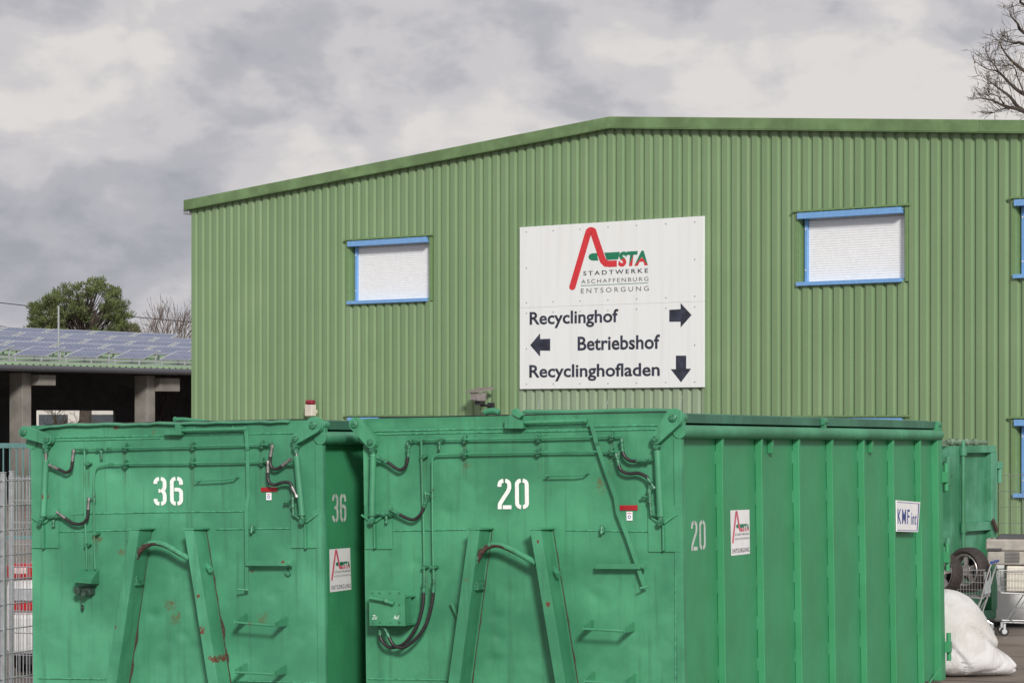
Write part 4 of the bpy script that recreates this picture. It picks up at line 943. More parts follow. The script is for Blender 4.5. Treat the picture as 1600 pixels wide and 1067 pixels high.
# ------------------------------------------------------------------ shopping carts and what they carry
def cartpos(px, Y, ang): 
    c, s = math.cos(ang), math.sin(ang); p = at(px, Y)
    return Matrix(((c, -s, 0, p.x), (s, c, 0, p.y), (0, 0, 1, 0), (0, 0, 0, 1))) @ Matrix.Scale(.84, 4)
def make_cart(M, label, handle_col=True):
    # local +x is forward (nose), handle at x=0
    e = empty('shopping_cart', M); tag(e, label, 'shopping cart', 'shopping carts at the back right')
    w0, w1 = .27, .21; x0, x1 = .06, .92; zb0, zb1, zt = .56, .60, .93
    def cor(t, zt_): # t 0..1 along, returns half width
        return w0 + (w1 - w0)*t
    mb = MB(); n = 22
    for i in range(n + 1):
        t = i/n; x = x0 + (x1-x0)*t; h = cor(t, 0); zb = zb0 + (zb1 - zb0)*t
        mb.tube([(x, -h, zt - .04*t), (x, -h + .02, zb), (x, h - .02, zb), (x, h, zt - .04*t)], .0028, 5, False)
    for i in range(11):
        f = -1 + 2*i/10
        mb.tube([(x0, f*(w0-.02), zb0), (x1, f*(w1-.02), zb1), (x1 + .03, f*w1, zt - .04)], .0028, 5, False)
        mb.tube([(x0, f*(w0-.02), zb0), (x0, f*w0, zt)], .0028, 5, False)
    for z in (.66, .76, .86):
        k = (z - zb0)/(zt - zb0); mb.tube([(x0, -w0 + .02*(1-k), z), (x1, -w1 + .02*(1-k), z + .01), (x1, w1 - .02*(1-k), z + .01), (x0, w0 - .02*(1-k), z), (x0, -w0 + .02*(1-k), z)], .003, 5, False)
    mb.build('basket', m_chrome, e)
    mb = MB(); mb.tube([(x0, -w0, zt), (x1 + .03, -w1, zt - .04), (x1 + .03, w1, zt - .04), (x0, w0, zt), (x0, -w0, zt)], .006, 8)
    for sy in (-1, 1):
        mb.tube(spl([(-.04, sy*.24, 1.02), (.03, sy*.25, .80), (.10, sy*.25, .52), (.16, sy*.25, .32), (.10, sy*.255, .22), (.02, sy*.26, .17)], 4), .0125, 8)
        mb.tube([(.02, sy*.26, .17), (.5, sy*.23, .18), (.88, sy*.19, .19)], .011, 8)
        mb.tube([(.10, sy*.25, .53), (.30, sy*.23, .18)], .008, 8); mb.tube([(.55, sy*.23, .57), (.80, sy*.20, .19)], .008, 8)
        mb.tube([(x0, sy*.25, zb0 - .012), (x1, sy*.20, zb1 - .012)], .010, 8)
    for x in (.25, .5, .75): mb.tube([(x, -.24, .20), (x, .24, .20)], .006, 6)
    mb.tube([(.3, -.23, .36), (.7, -.21, .36)], .006, 6); mb.tube([(.88, -.19, .19), (.88, .19, .19)], .011, 8)
    mb.build('frame', m_chrome, e)
    mb = MB(); mb.tube([(-.045, -.27, 1.03), (-.045, .27, 1.03)], .019, 10); mb.build('handle', plain('blue_handle', (.02, .07, .30), .4), e)
    mb = MB(); mb.box((x0 - .015, -.24, .60), (x0 - .008, .24, .90)); mb.build('child_seat_flap', plain('seat_flap', (.40, .45, .47), .4), e, bev=.003)
    for sx, sy in ((.03, -1), (.03, 1), (.87, -1), (.87, 1)):
        yy = sy*(.26 if sx < .1 else .19)
        w = MB(); w.tube([(sx, yy - .016, .065), (sx, yy + .016, .065)], .062, 18); wh = w.build('wheel', m_tyre, e, bev=.006)
        w = MB(); w.tube([(sx, yy - .018, .065), (sx, yy + .018, .065)], .035, 14); w.build('hub', m_galv, wh)
        w = MB(); w.flat([(sx, yy - .025, .06), (sx, yy - .025, .16)], .03, .004, (0, -1, 0)); w.flat([(sx, yy + .021, .06), (sx, yy + .021, .16)], .03, .004, (0, -1, 0)); w.box((sx - .015, yy - .029, .161), (sx + .015, yy + .025, .175)); w.build('fork', m_galv, wh)
    return e
Yc = 32.3
cartA = make_cart(cartpos(1668, Yc + .3, R(176)), 'chrome shopping cart at the right edge, carrying the grey cool box')
cartB = make_cart(cartpos(1549, Yc - .1, R(161)), 'chrome shopping cart with blue handle behind the white sack, holding a car wheel')
MA = cartA.matrix_world
# cream box inside cart A
mb = MB(); mb.box((.14, -.17, .605), (.84, .17, .955)); o = mb.build('cream_box', m_cream, None, bev=.02); o.matrix_world = MA; tag(o, 'cream enamel box lying in the cart under the cool box', 'box')
# cool box on top
ck = empty('cool_box', MA @ Matrix.Translation((.66, -.02, .965)) @ Matrix.Rotation(R(172), 4, 'Z') @ Matrix.Scale(1.12, 4)); tag(ck, 'grey cool box with dark lid balanced on top of the shopping cart', 'cool box')
mb = MB(); mb.box((-.37, -.20, 0), (.37, .20, .17)); mb.box((-.385, -.215, .171), (.385, .215, .315)); mb.build('body', m_cool, ck, bev=.022)
mb = MB(); mb.hexa([(-.27, -.20, .316), (.38, -.20, .316), (.38, .20, .316), (-.27, .20, .316), (-.22, -.17, .365), (.36, -.17, .365), (.36, .17, .365), (-.22, .17, .365)]); mb.build('lid', m_coollid, ck, bev=.012)
mb = MB()
for k in range(8): mb.box((-.16, -.208, .03 + k*.017), (.02, -.2005, .038 + k*.017))
mb.build('vent_grille', m_coollid, ck)
mb = MB(); mb.box((-.36, -.225, .175), (-.19, -.2155, .205)); mb.build('latch', m_coollid, ck, bev=.003)
mb = MB()
for x in (-.31, -.25): mb.tube([(x, -.19, .318), (x, -.19, .328)], .012, 8)
mb.build('lid_screws', m_rust, ck)
# white freezer cabinet behind
mb = MB(); p = at(1552, 33.9); mb.box((0, 0, .06), (1.3, .7, .90)); fz = mb.build('chest_body', m_wbox, None, bev=.03)
fe = empty('chest_freezer', Matrix.Translation(p) @ Matrix.Rotation(R(6), 4, 'Z')); tag(fe, 'white chest freezer standing on the yard behind the shopping carts', 'freezer'); fz.name = 'body'; fz.parent = fe
mb = MB(); mb.box((.05, .05, 0), (1.25, .65, .059)); mb.build('plinth', m_dark, fe)
mb = MB(); mb.box((-.01, -.012, .905), (1.31, .70, .96)); mb.build('lid', m_wbox, fe, bev=.015)
# car wheels
def wheel(M, label, tw=.19, R0=.315, Rr=.215):
    e = empty('car_wheel', M); tag(e, label, 'wheel', 'car wheels in the shopping cart')
    mb = MB(); prof = [(-tw/2+.02, Rr), (-tw/2, Rr+.02), (-tw/2-.008, (Rr+R0)/2), (-tw/2+.008, R0-.025), (-tw/2+.02, R0-.008), (-tw/2+.035, R0), (tw/2-.035, R0), (tw/2-.02, R0-.008), (tw/2-.008, R0-.025), (tw/2+.008, (Rr+R0)/2), (tw/2, Rr+.02), (tw/2-.02, Rr)]
    n = 48
    vs = [(a, r*math.cos(2*math.pi*k/n), r*math.sin(2*math.pi*k/n)) for k in range(n) for a, r in prof]; m_ = len(prof)
    mb.add(vs, [(k*m_ + i, k*m_ + (i+1) % m_, ((k+1) % n)*m_ + (i+1) % m_, ((k+1) % n)*m_ + i) for k in range(n) for i in range(m_)])
    mb.build('tyre', m_tyre, e)
    mb = MB(); prof = [(-tw/2+.012, Rr+.006), (-tw/2+.005, Rr-.002), (-tw/2+.02, Rr-.018), (.02, Rr-.03), (tw/2-.02, Rr-.018), (tw/2-.012, Rr+.004)]
    vs = [(a, r*math.cos(2*math.pi*k/n), r*math.sin(2*math.pi*k/n)) for k in range(n) for a, r in prof]; m_ = len(prof)
    mb.add(vs, [(k*m_ + i, k*m_ + i + 1, ((k+1) % n)*m_ + i + 1, ((k+1) % n)*m_ + i) for k in range(n) for i in range(m_-1)])
    for k in range(5):
        t = 2*math.pi*k/5 + .3; c, s = math.cos(t), math.sin(t); x = -tw/2 + .035
        def q(r, w, dx): return (x + dx, r*c - w*s, r*s + w*c)
        mb.hexa([q(.04, -.022, .02), q(.04, .022, .02), q(Rr-.02, .035, .03), q(Rr-.02, -.035, .03), q(.04, -.018, 0), q(.04, .018, 0), q(Rr-.02, .03, .01), q(Rr-.02, -.03, .01)])
    mb.tube([(-tw/2 + .028, 0, 0), (-tw/2 + .075, 0, 0)], .062, 24)
    mb.build('rim', m_rim, e)
    mb = MB()
    for k in range(5): t = 2*math.pi*k/5; mb.tube([(-tw/2 + .022, .04*math.cos(t), .04*math.sin(t)), (-tw/2 + .05, .04*math.cos(t), .04*math.sin(t))], .009, 6)
    mb.tube([(-tw/2 + .018, 0, 0), (-tw/2 + .03, 0, 0)], .022, 12); mb.build('wheel_nuts', m_chrome, e)
    mb = MB(); mb.tube([(.045, 0, 0), (.055, 0, 0)], Rr*.72, 30); mb.build('brake_side', m_dark, e)
    return e
def wm(px, py, Y, face, tilt=0):
    # face: direction (angle from -Y toward +X) the outer side looks
    p = at(px, Y, zat(py, Y)); return Matrix.Translation(p) @ Matrix.Rotation(R(90) + R(face), 4, 'Z') @ Matrix.Rotation(R(tilt), 4, 'Y')
w1_ = wheel(wm(1513, 890, 32.30, -45), 'larger car wheel with five spoke rim standing in the shopping cart behind the sack', R0=.255, Rr=.178, tw=.185)
w2_ = wheel(wm(1474, 897, 31.9, -52, 10), 'car wheel leaning half hidden behind the corner of container 20', R0=.235, Rr=.195, tw=.16)

# white sack
def sack():
    Y = 27.5; sc = FPX/Y
    e = bpy.data.meshes.new('white_sack'); bm = bmesh.new()
    bmesh.ops.create_icosphere(bm, subdivisions=6, radius=1.0)
    base = at(1478, Y); top = zat(921, Y)
    for v_ in bm.verts:
        p = v_.co.copy(); a = math.atan2(p.y, p.x)
        h = (p.z + 1)/2                      # 0 bottom .. 1 top
        hw = .25 + .44*(1-h)
        rr = math.sqrt(max(0, 1 - abs(p.z)**5.0))
        x = math.cos(a)*rr*hw*.95; y = math.sin(a)*rr*hw*.62
        z = h**1.05 * top
        x += -.02*h + .02
        # trailing corner to the right
        lob = max(0, math.cos(a))**6 * max(0, 1 - h*2.6)
        x += lob*.22; y -= lob*.05; z *= (1 - .55*lob)
        # folds: long creases running down and out from the neck
        f = mnoise.noise(Vector((math.cos(a)*1.7 + h*2.0, math.sin(a)*1.7 - h, h*2.2)))
        w_ = x*4.6 + z*4.2 + y*2.0 + 1.9*f + .9*mnoise.noise(Vector((x*2.5, y*2.5, z*2.5)))
        crease = (1 - abs(math.sin(w_)))**3.5
        lowf = min(1, max(0, 1.25 - h*1.7)) ; w2 = a*7.0 - h*9 + 2*f
        k = 1 + .05*f - .30*crease*lowf*(1 - .7*lob) - .06*((1 - abs(math.sin(w2)))**2)*lowf*.7 + .03*mnoise.noise(Vector((x*7, y*7, z*5))) + .006*mnoise.noise(Vector((x*24, y*24, z*24)))
        v_.co = Vector((x*k, y*k, z*(1 + .02*f)))
    bm.to_mesh(e); bm.free(); e.shade_smooth()
    m, t, b = newmat('sack_fabric'); n = objnoise(t, 2.5, 5, .6, stretch=(1, 1, 1.2))
    c = mixc(t, ramp(t, n, [(.35, 0.), (.7, 1.)]), (.50, .49, .475), (.62, .62, .635)); 
    n2 = objnoise(t, 1.2, 5, .6, loc=(3, 3, 3)); c = mixc(t, math_(t, 'MULTIPLY', ramp(t, n2, [(.5, 0.), (.75, 1.)]), .5), c, (.42, .37, .30))
    t.links.new(c, b.inputs['Base Color']); b.inputs['Roughness'].default_value = .6
    h1 = objnoise(t, 3.2, 6, .62, stretch=(1.6, 1.6, .7), dist=2.2); h2 = math_(t, 'ABSOLUTE', math_(t, 'SUBTRACT', h1, .5)); addbump(t, b, h2, .6, .045)
    e.materials.append(m); o = bpy.data.objects.new('white_sack', e); scene.collection.objects.link(o); o.location = base
    tag(o, 'bulging white woven sack slumped on the ground behind container 20', 'sack'); return o
sack()

# ------------------------------------------------------------------ white car behind the fence
Yk = 27.3
car = empty('parked_car', Matrix.Translation(at(0, Yk) + Vector((0.93, 0, 0))))
tag(car, 'white hatchback car seen from the rear behind the grey mesh fence', 'car')
def loft(mb, secs):      # each: list of points ring
    n = len(secs[0]); k = len(mb.v); vs = [p for s_ in secs for p in s_]
    fs = [(i*n + a, i*n + (a+1) % n, (i+1)*n + (a+1) % n, (i+1)*n + a) for i in range(len(secs)-1) for a in range(n)]
    fs += [tuple(range(n))[::-1], tuple(range((len(secs)-1)*n, len(secs)*n))]; mb.add(vs, fs)
def ringc(y, hw, z0, z1, r_=.12, dz=0):
    out = []
    for cx, cz, a0 in ((hw - r_, z1 - r_, 0), (-hw + r_, z1 - r_, 90), (-hw + r_, z0 + r_, 180), (hw - r_, z0 + r_, 270)):
        for k in range(5): t = R(a0 + 22.5*k); out.append((cx + r_*math.cos(t), y + dz*(cz + r_*math.sin(t) - z0), cz + r_*math.sin(t)))
    return out
mb = MB(); loft(mb, [ringc(0, .80, .34, .92, .1), ringc(.06, .87, .28, .98, .12), ringc(.6, .89, .24, 1.0, .12), ringc(2.6, .89, .24, .98, .12), ringc(3.7, .87, .24, .88, .12), ringc(4.2, .74, .34, .72, .12)])
body = mb.build('body', m_carw, car)
mb = MB(); loft(mb, [ringc(.14, .66, .985, 1.10, .05), ringc(.32, .64, .985, 1.40, .1), ringc(.55, .63, .985, 1.47, .12), ringc(1.9, .63, .985, 1.46, .12), ringc(2.75, .70, .985, 1.06, .03)])
mb.build('cabin', m_carw, car)
mb = MB(); loft(mb, [[(-.58, .155, 1.06), (.58, .155, 1.06), (.55, .29, 1.36), (-.55, .29, 1.36)], [(-.58, .135, 1.06), (.58, .135, 1.06), (.55, .27, 1.36), (-.55, .27, 1.36)]]); mb.build('rear_window', m_glass, car)
for sx in (-1, 1):
    mb = MB(); mb.box((sx*.632, .5, 1.05), (sx*.648, 2.0, 1.38)); mb.build('side_window', m_glass, car, bev=.004)
mb = MB(); mb.box((-.86, -.07, .22), (.86, .16, .61)); mb.build('bumper', m_carw, car, bev=.05)
mb = MB(); mb.box((-.70, -.05, .12), (.70, .10, .215)); mb.build('lower_apron', m_dark, car, bev=.02)
mb = MB(); mb.box((-.84, -.055, .635), (.84, .01, .72)); mb.build('reflector_strip', m_lens, car, bev=.015)
mb = MB(); mb.box((-.84, -.03, .73), (.84, .01, .85)); mb.build('tailgate_trim', m_galv, car, bev=.01)
for sx in (-1, 1):
    mb = MB(); mb.box((sx*.86, -.045, .94), (sx*.60, .09, 1.09)); tl = mb.build('tail_light', m_lens, car, bev=.03)
    mb = MB(); mb.box((sx*.80, -.052, .99), (sx*.66, -.02, 1.05)); mb.build('lamp_lens', m_lensw, tl, bev=.01)
    for y in (.75, 3.35):
        mb = MB(); mb.tube([(sx*.70, y, .31), (sx*.90, y, .31)], .31, 28); wq = mb.build('wheel', m_tyre, car, bev=.02); mb = MB(); mb.tube([(sx*.87, y, .31), (sx*.905, y, .31)], .19, 20); mb.build('rim', m_rim, wq)
# ------------------------------------------------------------------ open hall with solar roof, far left
hh = Vector((.521, .853, 0)); gg = Vector((-.853, .521, 0)); Hc = at(33, 83)
HM = Matrix(((hh.x, gg.x, 0, Hc.x), (hh.y, gg.y, 0, Hc.y), (0, 0, 1, 0), (0, 0, 0, 1)))
oh_ = empty('open_storage_hall', HM); tag(oh_, 'long open fronted storage hall with concrete columns and solar panels on its roof', 'building')
zE2 = zat(573, 83); rise = .135; dep = 10.5
m_roof2 = plain('pale_green_roof', (.20, .30, .18), .5, 0, .12, 1)
mb = MB(); n = 150; x = -8.0; prof = []
while x < 34: prof += [(x, 0), (x + .12, 0), (x + .15, .045), (x + .22, .045), (x + .25, 0)]; x += .30
for (a, da), (b, db) in zip(prof[:-1], prof[1:]):
    mb.add([(a, -.75, zE2 + da + .02), (b, -.75, zE2 + db + .02), (b, dep, zE2 + db + .02 + rise*dep), (a, dep, zE2 + da + .02 + rise*dep)], [(0, 1, 2, 3)])
mb.build('roof_sheet', m_roof2, oh_, smooth=False)
mb = MB(); mb.hexa([(-8, -.7, zE2 - .16), (34, -.7, zE2 - .16), (34, dep, zE2 - .16 + rise*dep), (-8, dep, zE2 - .16 + rise*dep), (-8, -.7, zE2 - .02), (34, -.7, zE2 - .02), (34, dep, zE2 - .02 + rise*dep), (-8, dep, zE2 - .02 + rise*dep)]); mb.build('roof_deck', m_dark, oh_)  # underside coloured dark to stand for the shade under the roof
mb = MB(); mb.tube([(-8, -.82, zE2 - .06), (34, -.82, zE2 - .06)], .095, 12); mb.build('gutter', plain('dark_gutter', (.09, .095, .11), .4, .3), oh_)
for x in (-5.8, 0, 5.75, 11.5, 17.25, 23):
    mb = MB(); mb.box((x - .20, -.22, 0), (x + .20, .28, zE2 - .17)); cl = mb.build('column', m_conc, oh_, bev=.02)
    mb = MB(); mb.box((x + .202, -.5, zE2 - .54), (x + .95, .2, zE2 - .23)) if x < 3 else mb.box((x + .202, -.4, zE2 - .66), (x + 1.2, .2, zE2 - .25)); mb.build('corbel', m_conc, cl, bev=.01)
    mb = MB(); mb.hexa([(x - .12, .31, zE2 - .55), (x + .12, .31, zE2 - .55), (x + .12, dep, zE2 - .55 + rise*dep), (x - .12, dep, zE2 - .55 + rise*dep), (x - .12, .31, zE2 - .17), (x + .12, .31, zE2 - .17), (x + .12, dep, zE2 - .17 + rise*dep), (x - .12, dep, zE2 - .17 + rise*dep)]); mb.build('rafter', plain('rafter_grey', (.05, .05, .05), .8), oh_)
def hx(px, y_):      # local x on the back wall for a picture column
    o = HM.inverted() @ O; d = HM.inverted().to_3x3() @ ray(px, 600); t = (y_ - o.y)/d.y; return (o + d*t).x
xa, xb = hx(57, dep), hx(180, dep); pz = HM @ Vector((xa, dep, 0)); zo = zat(641, pz.y)
mb = MB(); mb.box((-8, dep, 0), (xa, dep + .1, zE2 + rise*dep)); mb.box((xb, dep, 0), (34, dep + .1, zE2 + rise*dep)); mb.box((xa + .001, dep + .003, zo), (xb - .001, dep + .1, zE2 + rise*dep)); mb.build('rear_wall', plain('hall_shade_sheet', (.045, .046, .05), .7, 0, .3, 2), oh_)  # near-black colour stands in for the shade inside the hall
mb = MB(); mb.box((-8.1, .3, 0), (-8.0, dep, zE2 + rise*1)); mb.box((34, .3, 0), (34.1, dep, zE2 + 1.0)); mb.build('end_wall', m_dark, oh_)  # end walls get the same painted interior shade
# solar modules
def pvmat():
    m, t, b = newmat('solar_glass'); c = N(t, 'ShaderNodeTexCoord'); br = N(t, 'ShaderNodeTexBrick'); br.offset = 0
    br.inputs['Color1'].default_value = (.14, .165, .255, 1); br.inputs['Color2'].default_value = (.16, .185, .275, 1); br.inputs['Mortar'].default_value = (.26, .28, .36, 1)
    br.inputs['Scale'].default_value = 1.0; br.inputs['Mortar Size'].default_value = .008; br.inputs['Brick Width'].default_value = .18; br.inputs['Row Height'].default_value = .18
    t.links.new(c.outputs['Object'], br.inputs['Vector']); t.links.new(br.outputs[0], b.inputs['Base Color']); b.inputs['Roughness'].default_value = .3; b.inputs['IOR'].default_value = 1.4; return m
m_pv = pvmat(); up = Vector((1.25, .27, .29))        # the racks are skewed to face south
cnt = 0
for row in range(5):
    for k in range(-3, 9):
        x = -7.2 + k*2.27 + row*.9; y = .05 + row*1.55
        if x > 14 or x < -7.5: continue
        L_ = 1.52 if row == 0 else 2.20
        b0 = Vector((x, y, zE2 + rise*y + .30))
        nrm = Vector((1, 0, 0)).cross(up).normalized()*.04
        mb = MB(); a = [b0, b0 + Vector((L_, 0, 0)), b0 + Vector((L_, 0, 0)) + up, b0 + up]
        mb.hexa(a + [p + nrm for p in a]); pn = mb.build('solar_panel', plain('panel_frame', (.42, .44, .47), .45), oh_)
        c_ = sum(a, Vector())/4; ins = [c_ + (p - c_)*.90 + nrm*1.15 for p in a]
        mb = MB(); mb.sheet(ins); mb.build('solar_glass', m_pv, pn, smooth=False)
        mb = MB(); 
        for f in (.12, .88): p = b0 + Vector((L_*f, 0, 0)); mb.tube([p, (p.x, p.y, zE2 + rise*p.y + .05)], .03, 6); p2 = p + up*.9; mb.tube([p2, (p2.x, p2.y, zE2 + rise*p2.y + .05)], .03, 6); mb.tube([(p.x, p.y, zE2 + rise*p.y + .09), (p2.x, p2.y, zE2 + rise*p2.y + .09)], .03, 6)
        mb.build('rack', m_galv, pn)
for q_ in ((-.15, .12), (.05, .24)):
    mb = MB(); mb.box((-7.9, q_[0], zE2 + q_[1]), (33.9, q_[0] + .05, zE2 + q_[1] + .05)); mb.build('mounting_rail', m_galv, oh_)
p = HM.inverted() @ at(91.5, 86, 0); mb = MB(); mb.tube([(p.x, p.y, zE2), (p.x, p.y, zat(478, 86))], .028, 8); mb.build('lightning_rod', m_galv, oh_)
# grey building beyond the opening
bx = at(-40, 128); gb = empty('distant_building', Matrix.Translation(bx)); tag(gb, 'pale grey building seen through the open hall between its columns', 'building')
mb = MB(); mb.box((0, 0, 0), (16, 6, 3.6)); mb.build('wall', plain('pale_render', (.50, .48, .45), .8, 0, .1, 1), gb)
mb = MB(); mb.hexa([(-.3, -.4, 3.61), (16.3, -.4, 3.61), (16.3, 6.4, 3.61), (-.3, 6.4, 3.61), (.5, 2.5, 5.6), (15.5, 2.5, 5.6), (15.5, 3.5, 5.6), (.5, 3.5, 5.6)]); mb.build('roof', plain('grey_roof', (.10, .095, .09), .8), gb)
for k in range(7):
    mb = MB(); x = .8 + k*2.1; mb.box((x, -.03, 1.5), (x + 1.3, .02, 2.75)); wq = mb.build('window', plain('window_dark', (.06, .07, .08), .2), gb)
    mb = MB(); mb.box((x - .08, -.05, 1.42), (x + 1.38, -.0305, 1.499)); mb.build('sill', m_sticker, wq)
mb = MB()
for k in range(60): mb.box((k*.25, -2.0, 1.2), (k*.25 + .04, -1.96, 2.2))
mb.box((0, -2.03, 2.2), (15, -1.93, 2.27)); mb.box((0, -2.03, 1.12), (15, -1.93, 1.19)); mb.box((0, -2.1, 0), (.1, -1.9, 1.11)); mb.box((14.9, -2.1, 0), (15, -1.9, 1.11)); mb.build('balustrade', m_galv, gb)
# two hump roofs behind the hall
for i, (x0, x1, yt, lab) in enumerate(((-70, 22, 505, 'grey barrel roofed shed at the far left edge behind the solar roof'), (25, 60, 511, 'small grey barrel roofed shed left of the pine behind the solar roof'))):
    Y = 132; a = at(x0, Y).x; b = at(x1, Y).x; zt_ = zat(yt, Y); P = [(a, Y, 0)] + [(a + (b-a)*(1 - math.cos(math.pi*k/12))/2, Y, zt_ - .75 + .75*math.sin(math.pi*k/12)) for k in range(13)] + [(b, Y, 0)]
    mb = MB(); mb.prism(P, (0, 9, 0)); o = mb.build('barrel_shed', plain('grey_sheet', (.16, .165, .17), .6), None); tag(o, lab, 'shed')
# ------------------------------------------------------------------ trees
def leafmat(name, col, var):
    m, t, b = newmat(name); n = objnoise(t, 1.1, 3, .5); oi = N(t, 'ShaderNodeNewGeometry')
    n = objnoise(t, 2.6, 4, .6); c = mixc(t, ramp(t, n, [(.38, 0.), (.62, 1.)]), tuple(x*(1-var) for x in col), tuple(x*(1+var) for x in col))
    c = mixc(t, math_(t, 'MULTIPLY', oi.outputs['Random Per Island'], .45), c, (col[0]*1.9, col[1]*1.6, col[2]*1.2))
    t.links.new(c, b.inputs['Base Color']); b.inputs['Roughness'].default_value = .7; return m
m_pine = leafmat('pine_needles', (.078, .108, .036), .5)
def pine(px0, px1, ytop, Y, seed):
    rr = random.Random(seed); e = empty('pine_tree', at((px0 + px1)/2, Y)); tag(e, 'broad dark green pine tree rising behind the solar roofed hall', 'tree')
    cx = (px0 + px1)/2; sc = FPX/Y
    # outline of the crown in the pine's own plane: x (m from trunk), z top
    prof = [(46, 512), (49, 488), (54, 474), (61, 485), (69, 467), (73, 474), (77, 463), (81, 468), (85, 454), (92, 470), (97, 456), (100, 449), (104, 456), (107, 447), (113, 464), (118, 446), (124, 463), (129, 443), (135, 461), (141, 452), (147, 436), (153, 447), (158, 436), (164, 452), (170, 454), (177, 450), (180, 458), (184, 454), (186, 484), (190, 504), (210, 508), (214, 515)]
    holes = [(145, 475, 8), (152, 469, 4), (156, 496, 9), (152, 508, 6), (120, 514, 9), (138, 520, 8), (170, 514, 7), (124, 470, 4), (108, 466, 4), (166, 470, 4), (75, 490, 4), (98, 482, 4)]
    lf = MB(); br = MB(); tr = Vector((0, 0, 0)); ztop = zat(437, Y)
    br.tube([(0, 0, 0), (.1, 0, 3), (.0, .1, 5.5), (.5, 0, ztop - 1.2)], [.28, .24, .17, .05], 8)
    def top(x):
        px = cx + x*sc
        for (a, za), (b, zb_) in zip(prof[:-1], prof[1:]):
            if a <= px <= b: return zat(za + (zb_-za)*(px-a)/(b-a), Y)
        return None
    clumps = []
    tries = 0
    while len(clumps) < 420 and tries < 20000:
        tries += 1; x = rr.uniform((px0-cx)/sc, (px1-cx)/sc); t = top(x)
        if t is None: continue
        lo = zat(560, Y); z = rr.uniform(lo, t - .12); half = 1.9*math.sqrt(max(.05, 1 - (x/((px1-px0)/sc/2))**2)); y = rr.uniform(-half, half)
        if any((Vector((x, y, z)) - c).length < .24 for c in clumps): continue
        if any((cx + x*sc - hx_)**2 + (HY - (z - EYE)*sc - hy_)**2 < (hr_ + 4)**2 for hx_, hy_, hr_ in holes): continue
        clumps.append(Vector((x, y, z)))
    for x_ in [a for a, _ in prof[1:-1]]:
        xx = (x_ - cx)/sc; clumps.append(Vector((xx, rr.uniform(-.4, .4), top(xx) - .12)))
    for px_, py_ in ((195, 474), (193, 481), (190, 487), (203, 491), (197, 494), (191, 496), (196, 507), (205, 510), (188, 503), (184, 466), (182, 458)):
        clumps.append(Vector(((px_ - cx)/sc, rr.uniform(-.3, .3), zat(py_ + 3, Y))))
    for c in clumps:
        st = Vector((c.x*.25, c.y*.25, max(3.0, c.z - .9 - .3*abs(c.x)))); br.tube([st, st.lerp(c, .5) + Vector((0, 0, -.08)), c], [.03, .018, .010], 5)
        n = rr.randint(70, 100); sx = rr.uniform(.13, .25); sz = rr.uniform(.10, .20)
        for _ in range(n):
            d = Vector((rr.gauss(0, 1), rr.gauss(0, 1), rr.gauss(0, 1))).normalized(); r_ = rr.random()**.45
            p = c + Vector((d.x*sx*r_, d.y*sx*r_, d.z*sz*r_ + .05))
            dr = (d*.7 + Vector((0, 0, .8)) + Vector((rr.gauss(0, .3), rr.gauss(0, .3), 0))).normalized()
            sd = dr.cross(Vector((rr.gauss(0, 1), rr.gauss(0, 1), rr.gauss(0, 1)))).normalized()*rr.uniform(.010, .020); L_ = dr*rr.uniform(.07, .14)
            k = len(lf.v); lf.v += [tuple(p - sd), tuple(p + sd), tuple(p + L_ + sd*.4), tuple(p + L_ - sd*.4)]; lf.f.append((k, k+1, k+2, k+3)); lf.m.append(0)
    br.build('trunk', m_bark, e); lf.build('crown', m_pine, e, smooth=False)
pine(46, 214, 437, 112, 5)
def bare(root, h, seed, label, name, twigr=.006, spread=.55, depth=6, lean=Vector((0, 0, 0)), r0=.2, first=.28, mat=m_twig, group=None, branch=(2, 3), buds=0):
    rr = random.Random(seed); e = empty(name, Matrix.Translation(root)); tag(e, label, 'tree' if 'tree' in name else 'shrub', group)
    tk = MB(); cr = MB(); bd = MB()
    def grow(p, d, L, r_, lv):
        n = 4; pts_ = [p]; q = p.copy(); dd = d.copy()
        for i in range(n):
            dd = (dd + Vector((rr.gauss(0, .10), rr.gauss(0, .10), rr.gauss(0, .05) + .035))).normalized(); q = q + dd*L/n; pts_.append(q.copy())
        r1 = max(twigr, r_*.62)
        rad = [r_ + (r1 - r_)*i/n for i in range(n+1)]
        (tk if lv >= depth - 0 else cr).tube(pts_, rad, 7 if r_ > .04 else 4, False)
        if lv == 0:
            if buds and rr.random() < buds: bd.tube([q, q + Vector((0, 0, .06))], [.04, .02], 5)
            return
        for k in range(rr.randint(*branch) + (1 if lv < 4 else 0)):
            t = rr.uniform(.35, 1.0) if k else 1.0; i = min(n-1, int(t*n)); b = pts_[i].lerp(pts_[i+1], t*n - i) if t < 1 else q
            ax = dd.cross(Vector((rr.gauss(0, 1), rr.gauss(0, 1), rr.gauss(0, 1)))).normalized(); nd = (dd + ax*rr.uniform(.35, 1.0)*spread*1.3 + lean*.1).normalized()
            grow(b, nd, L*rr.uniform(.62, .82), r1*rr.uniform(.6, .9), lv - 1)
    grow(Vector((0, 0, 0)), (Vector((0, 0, 1)) + lean).normalized(), h*first, r0, depth)
    tk.build('trunk', m_bark, e); cr.build('crown', mat, e, smooth=False)
    if bd.v: bd.build('seed_heads', m_bark, e)
    return e
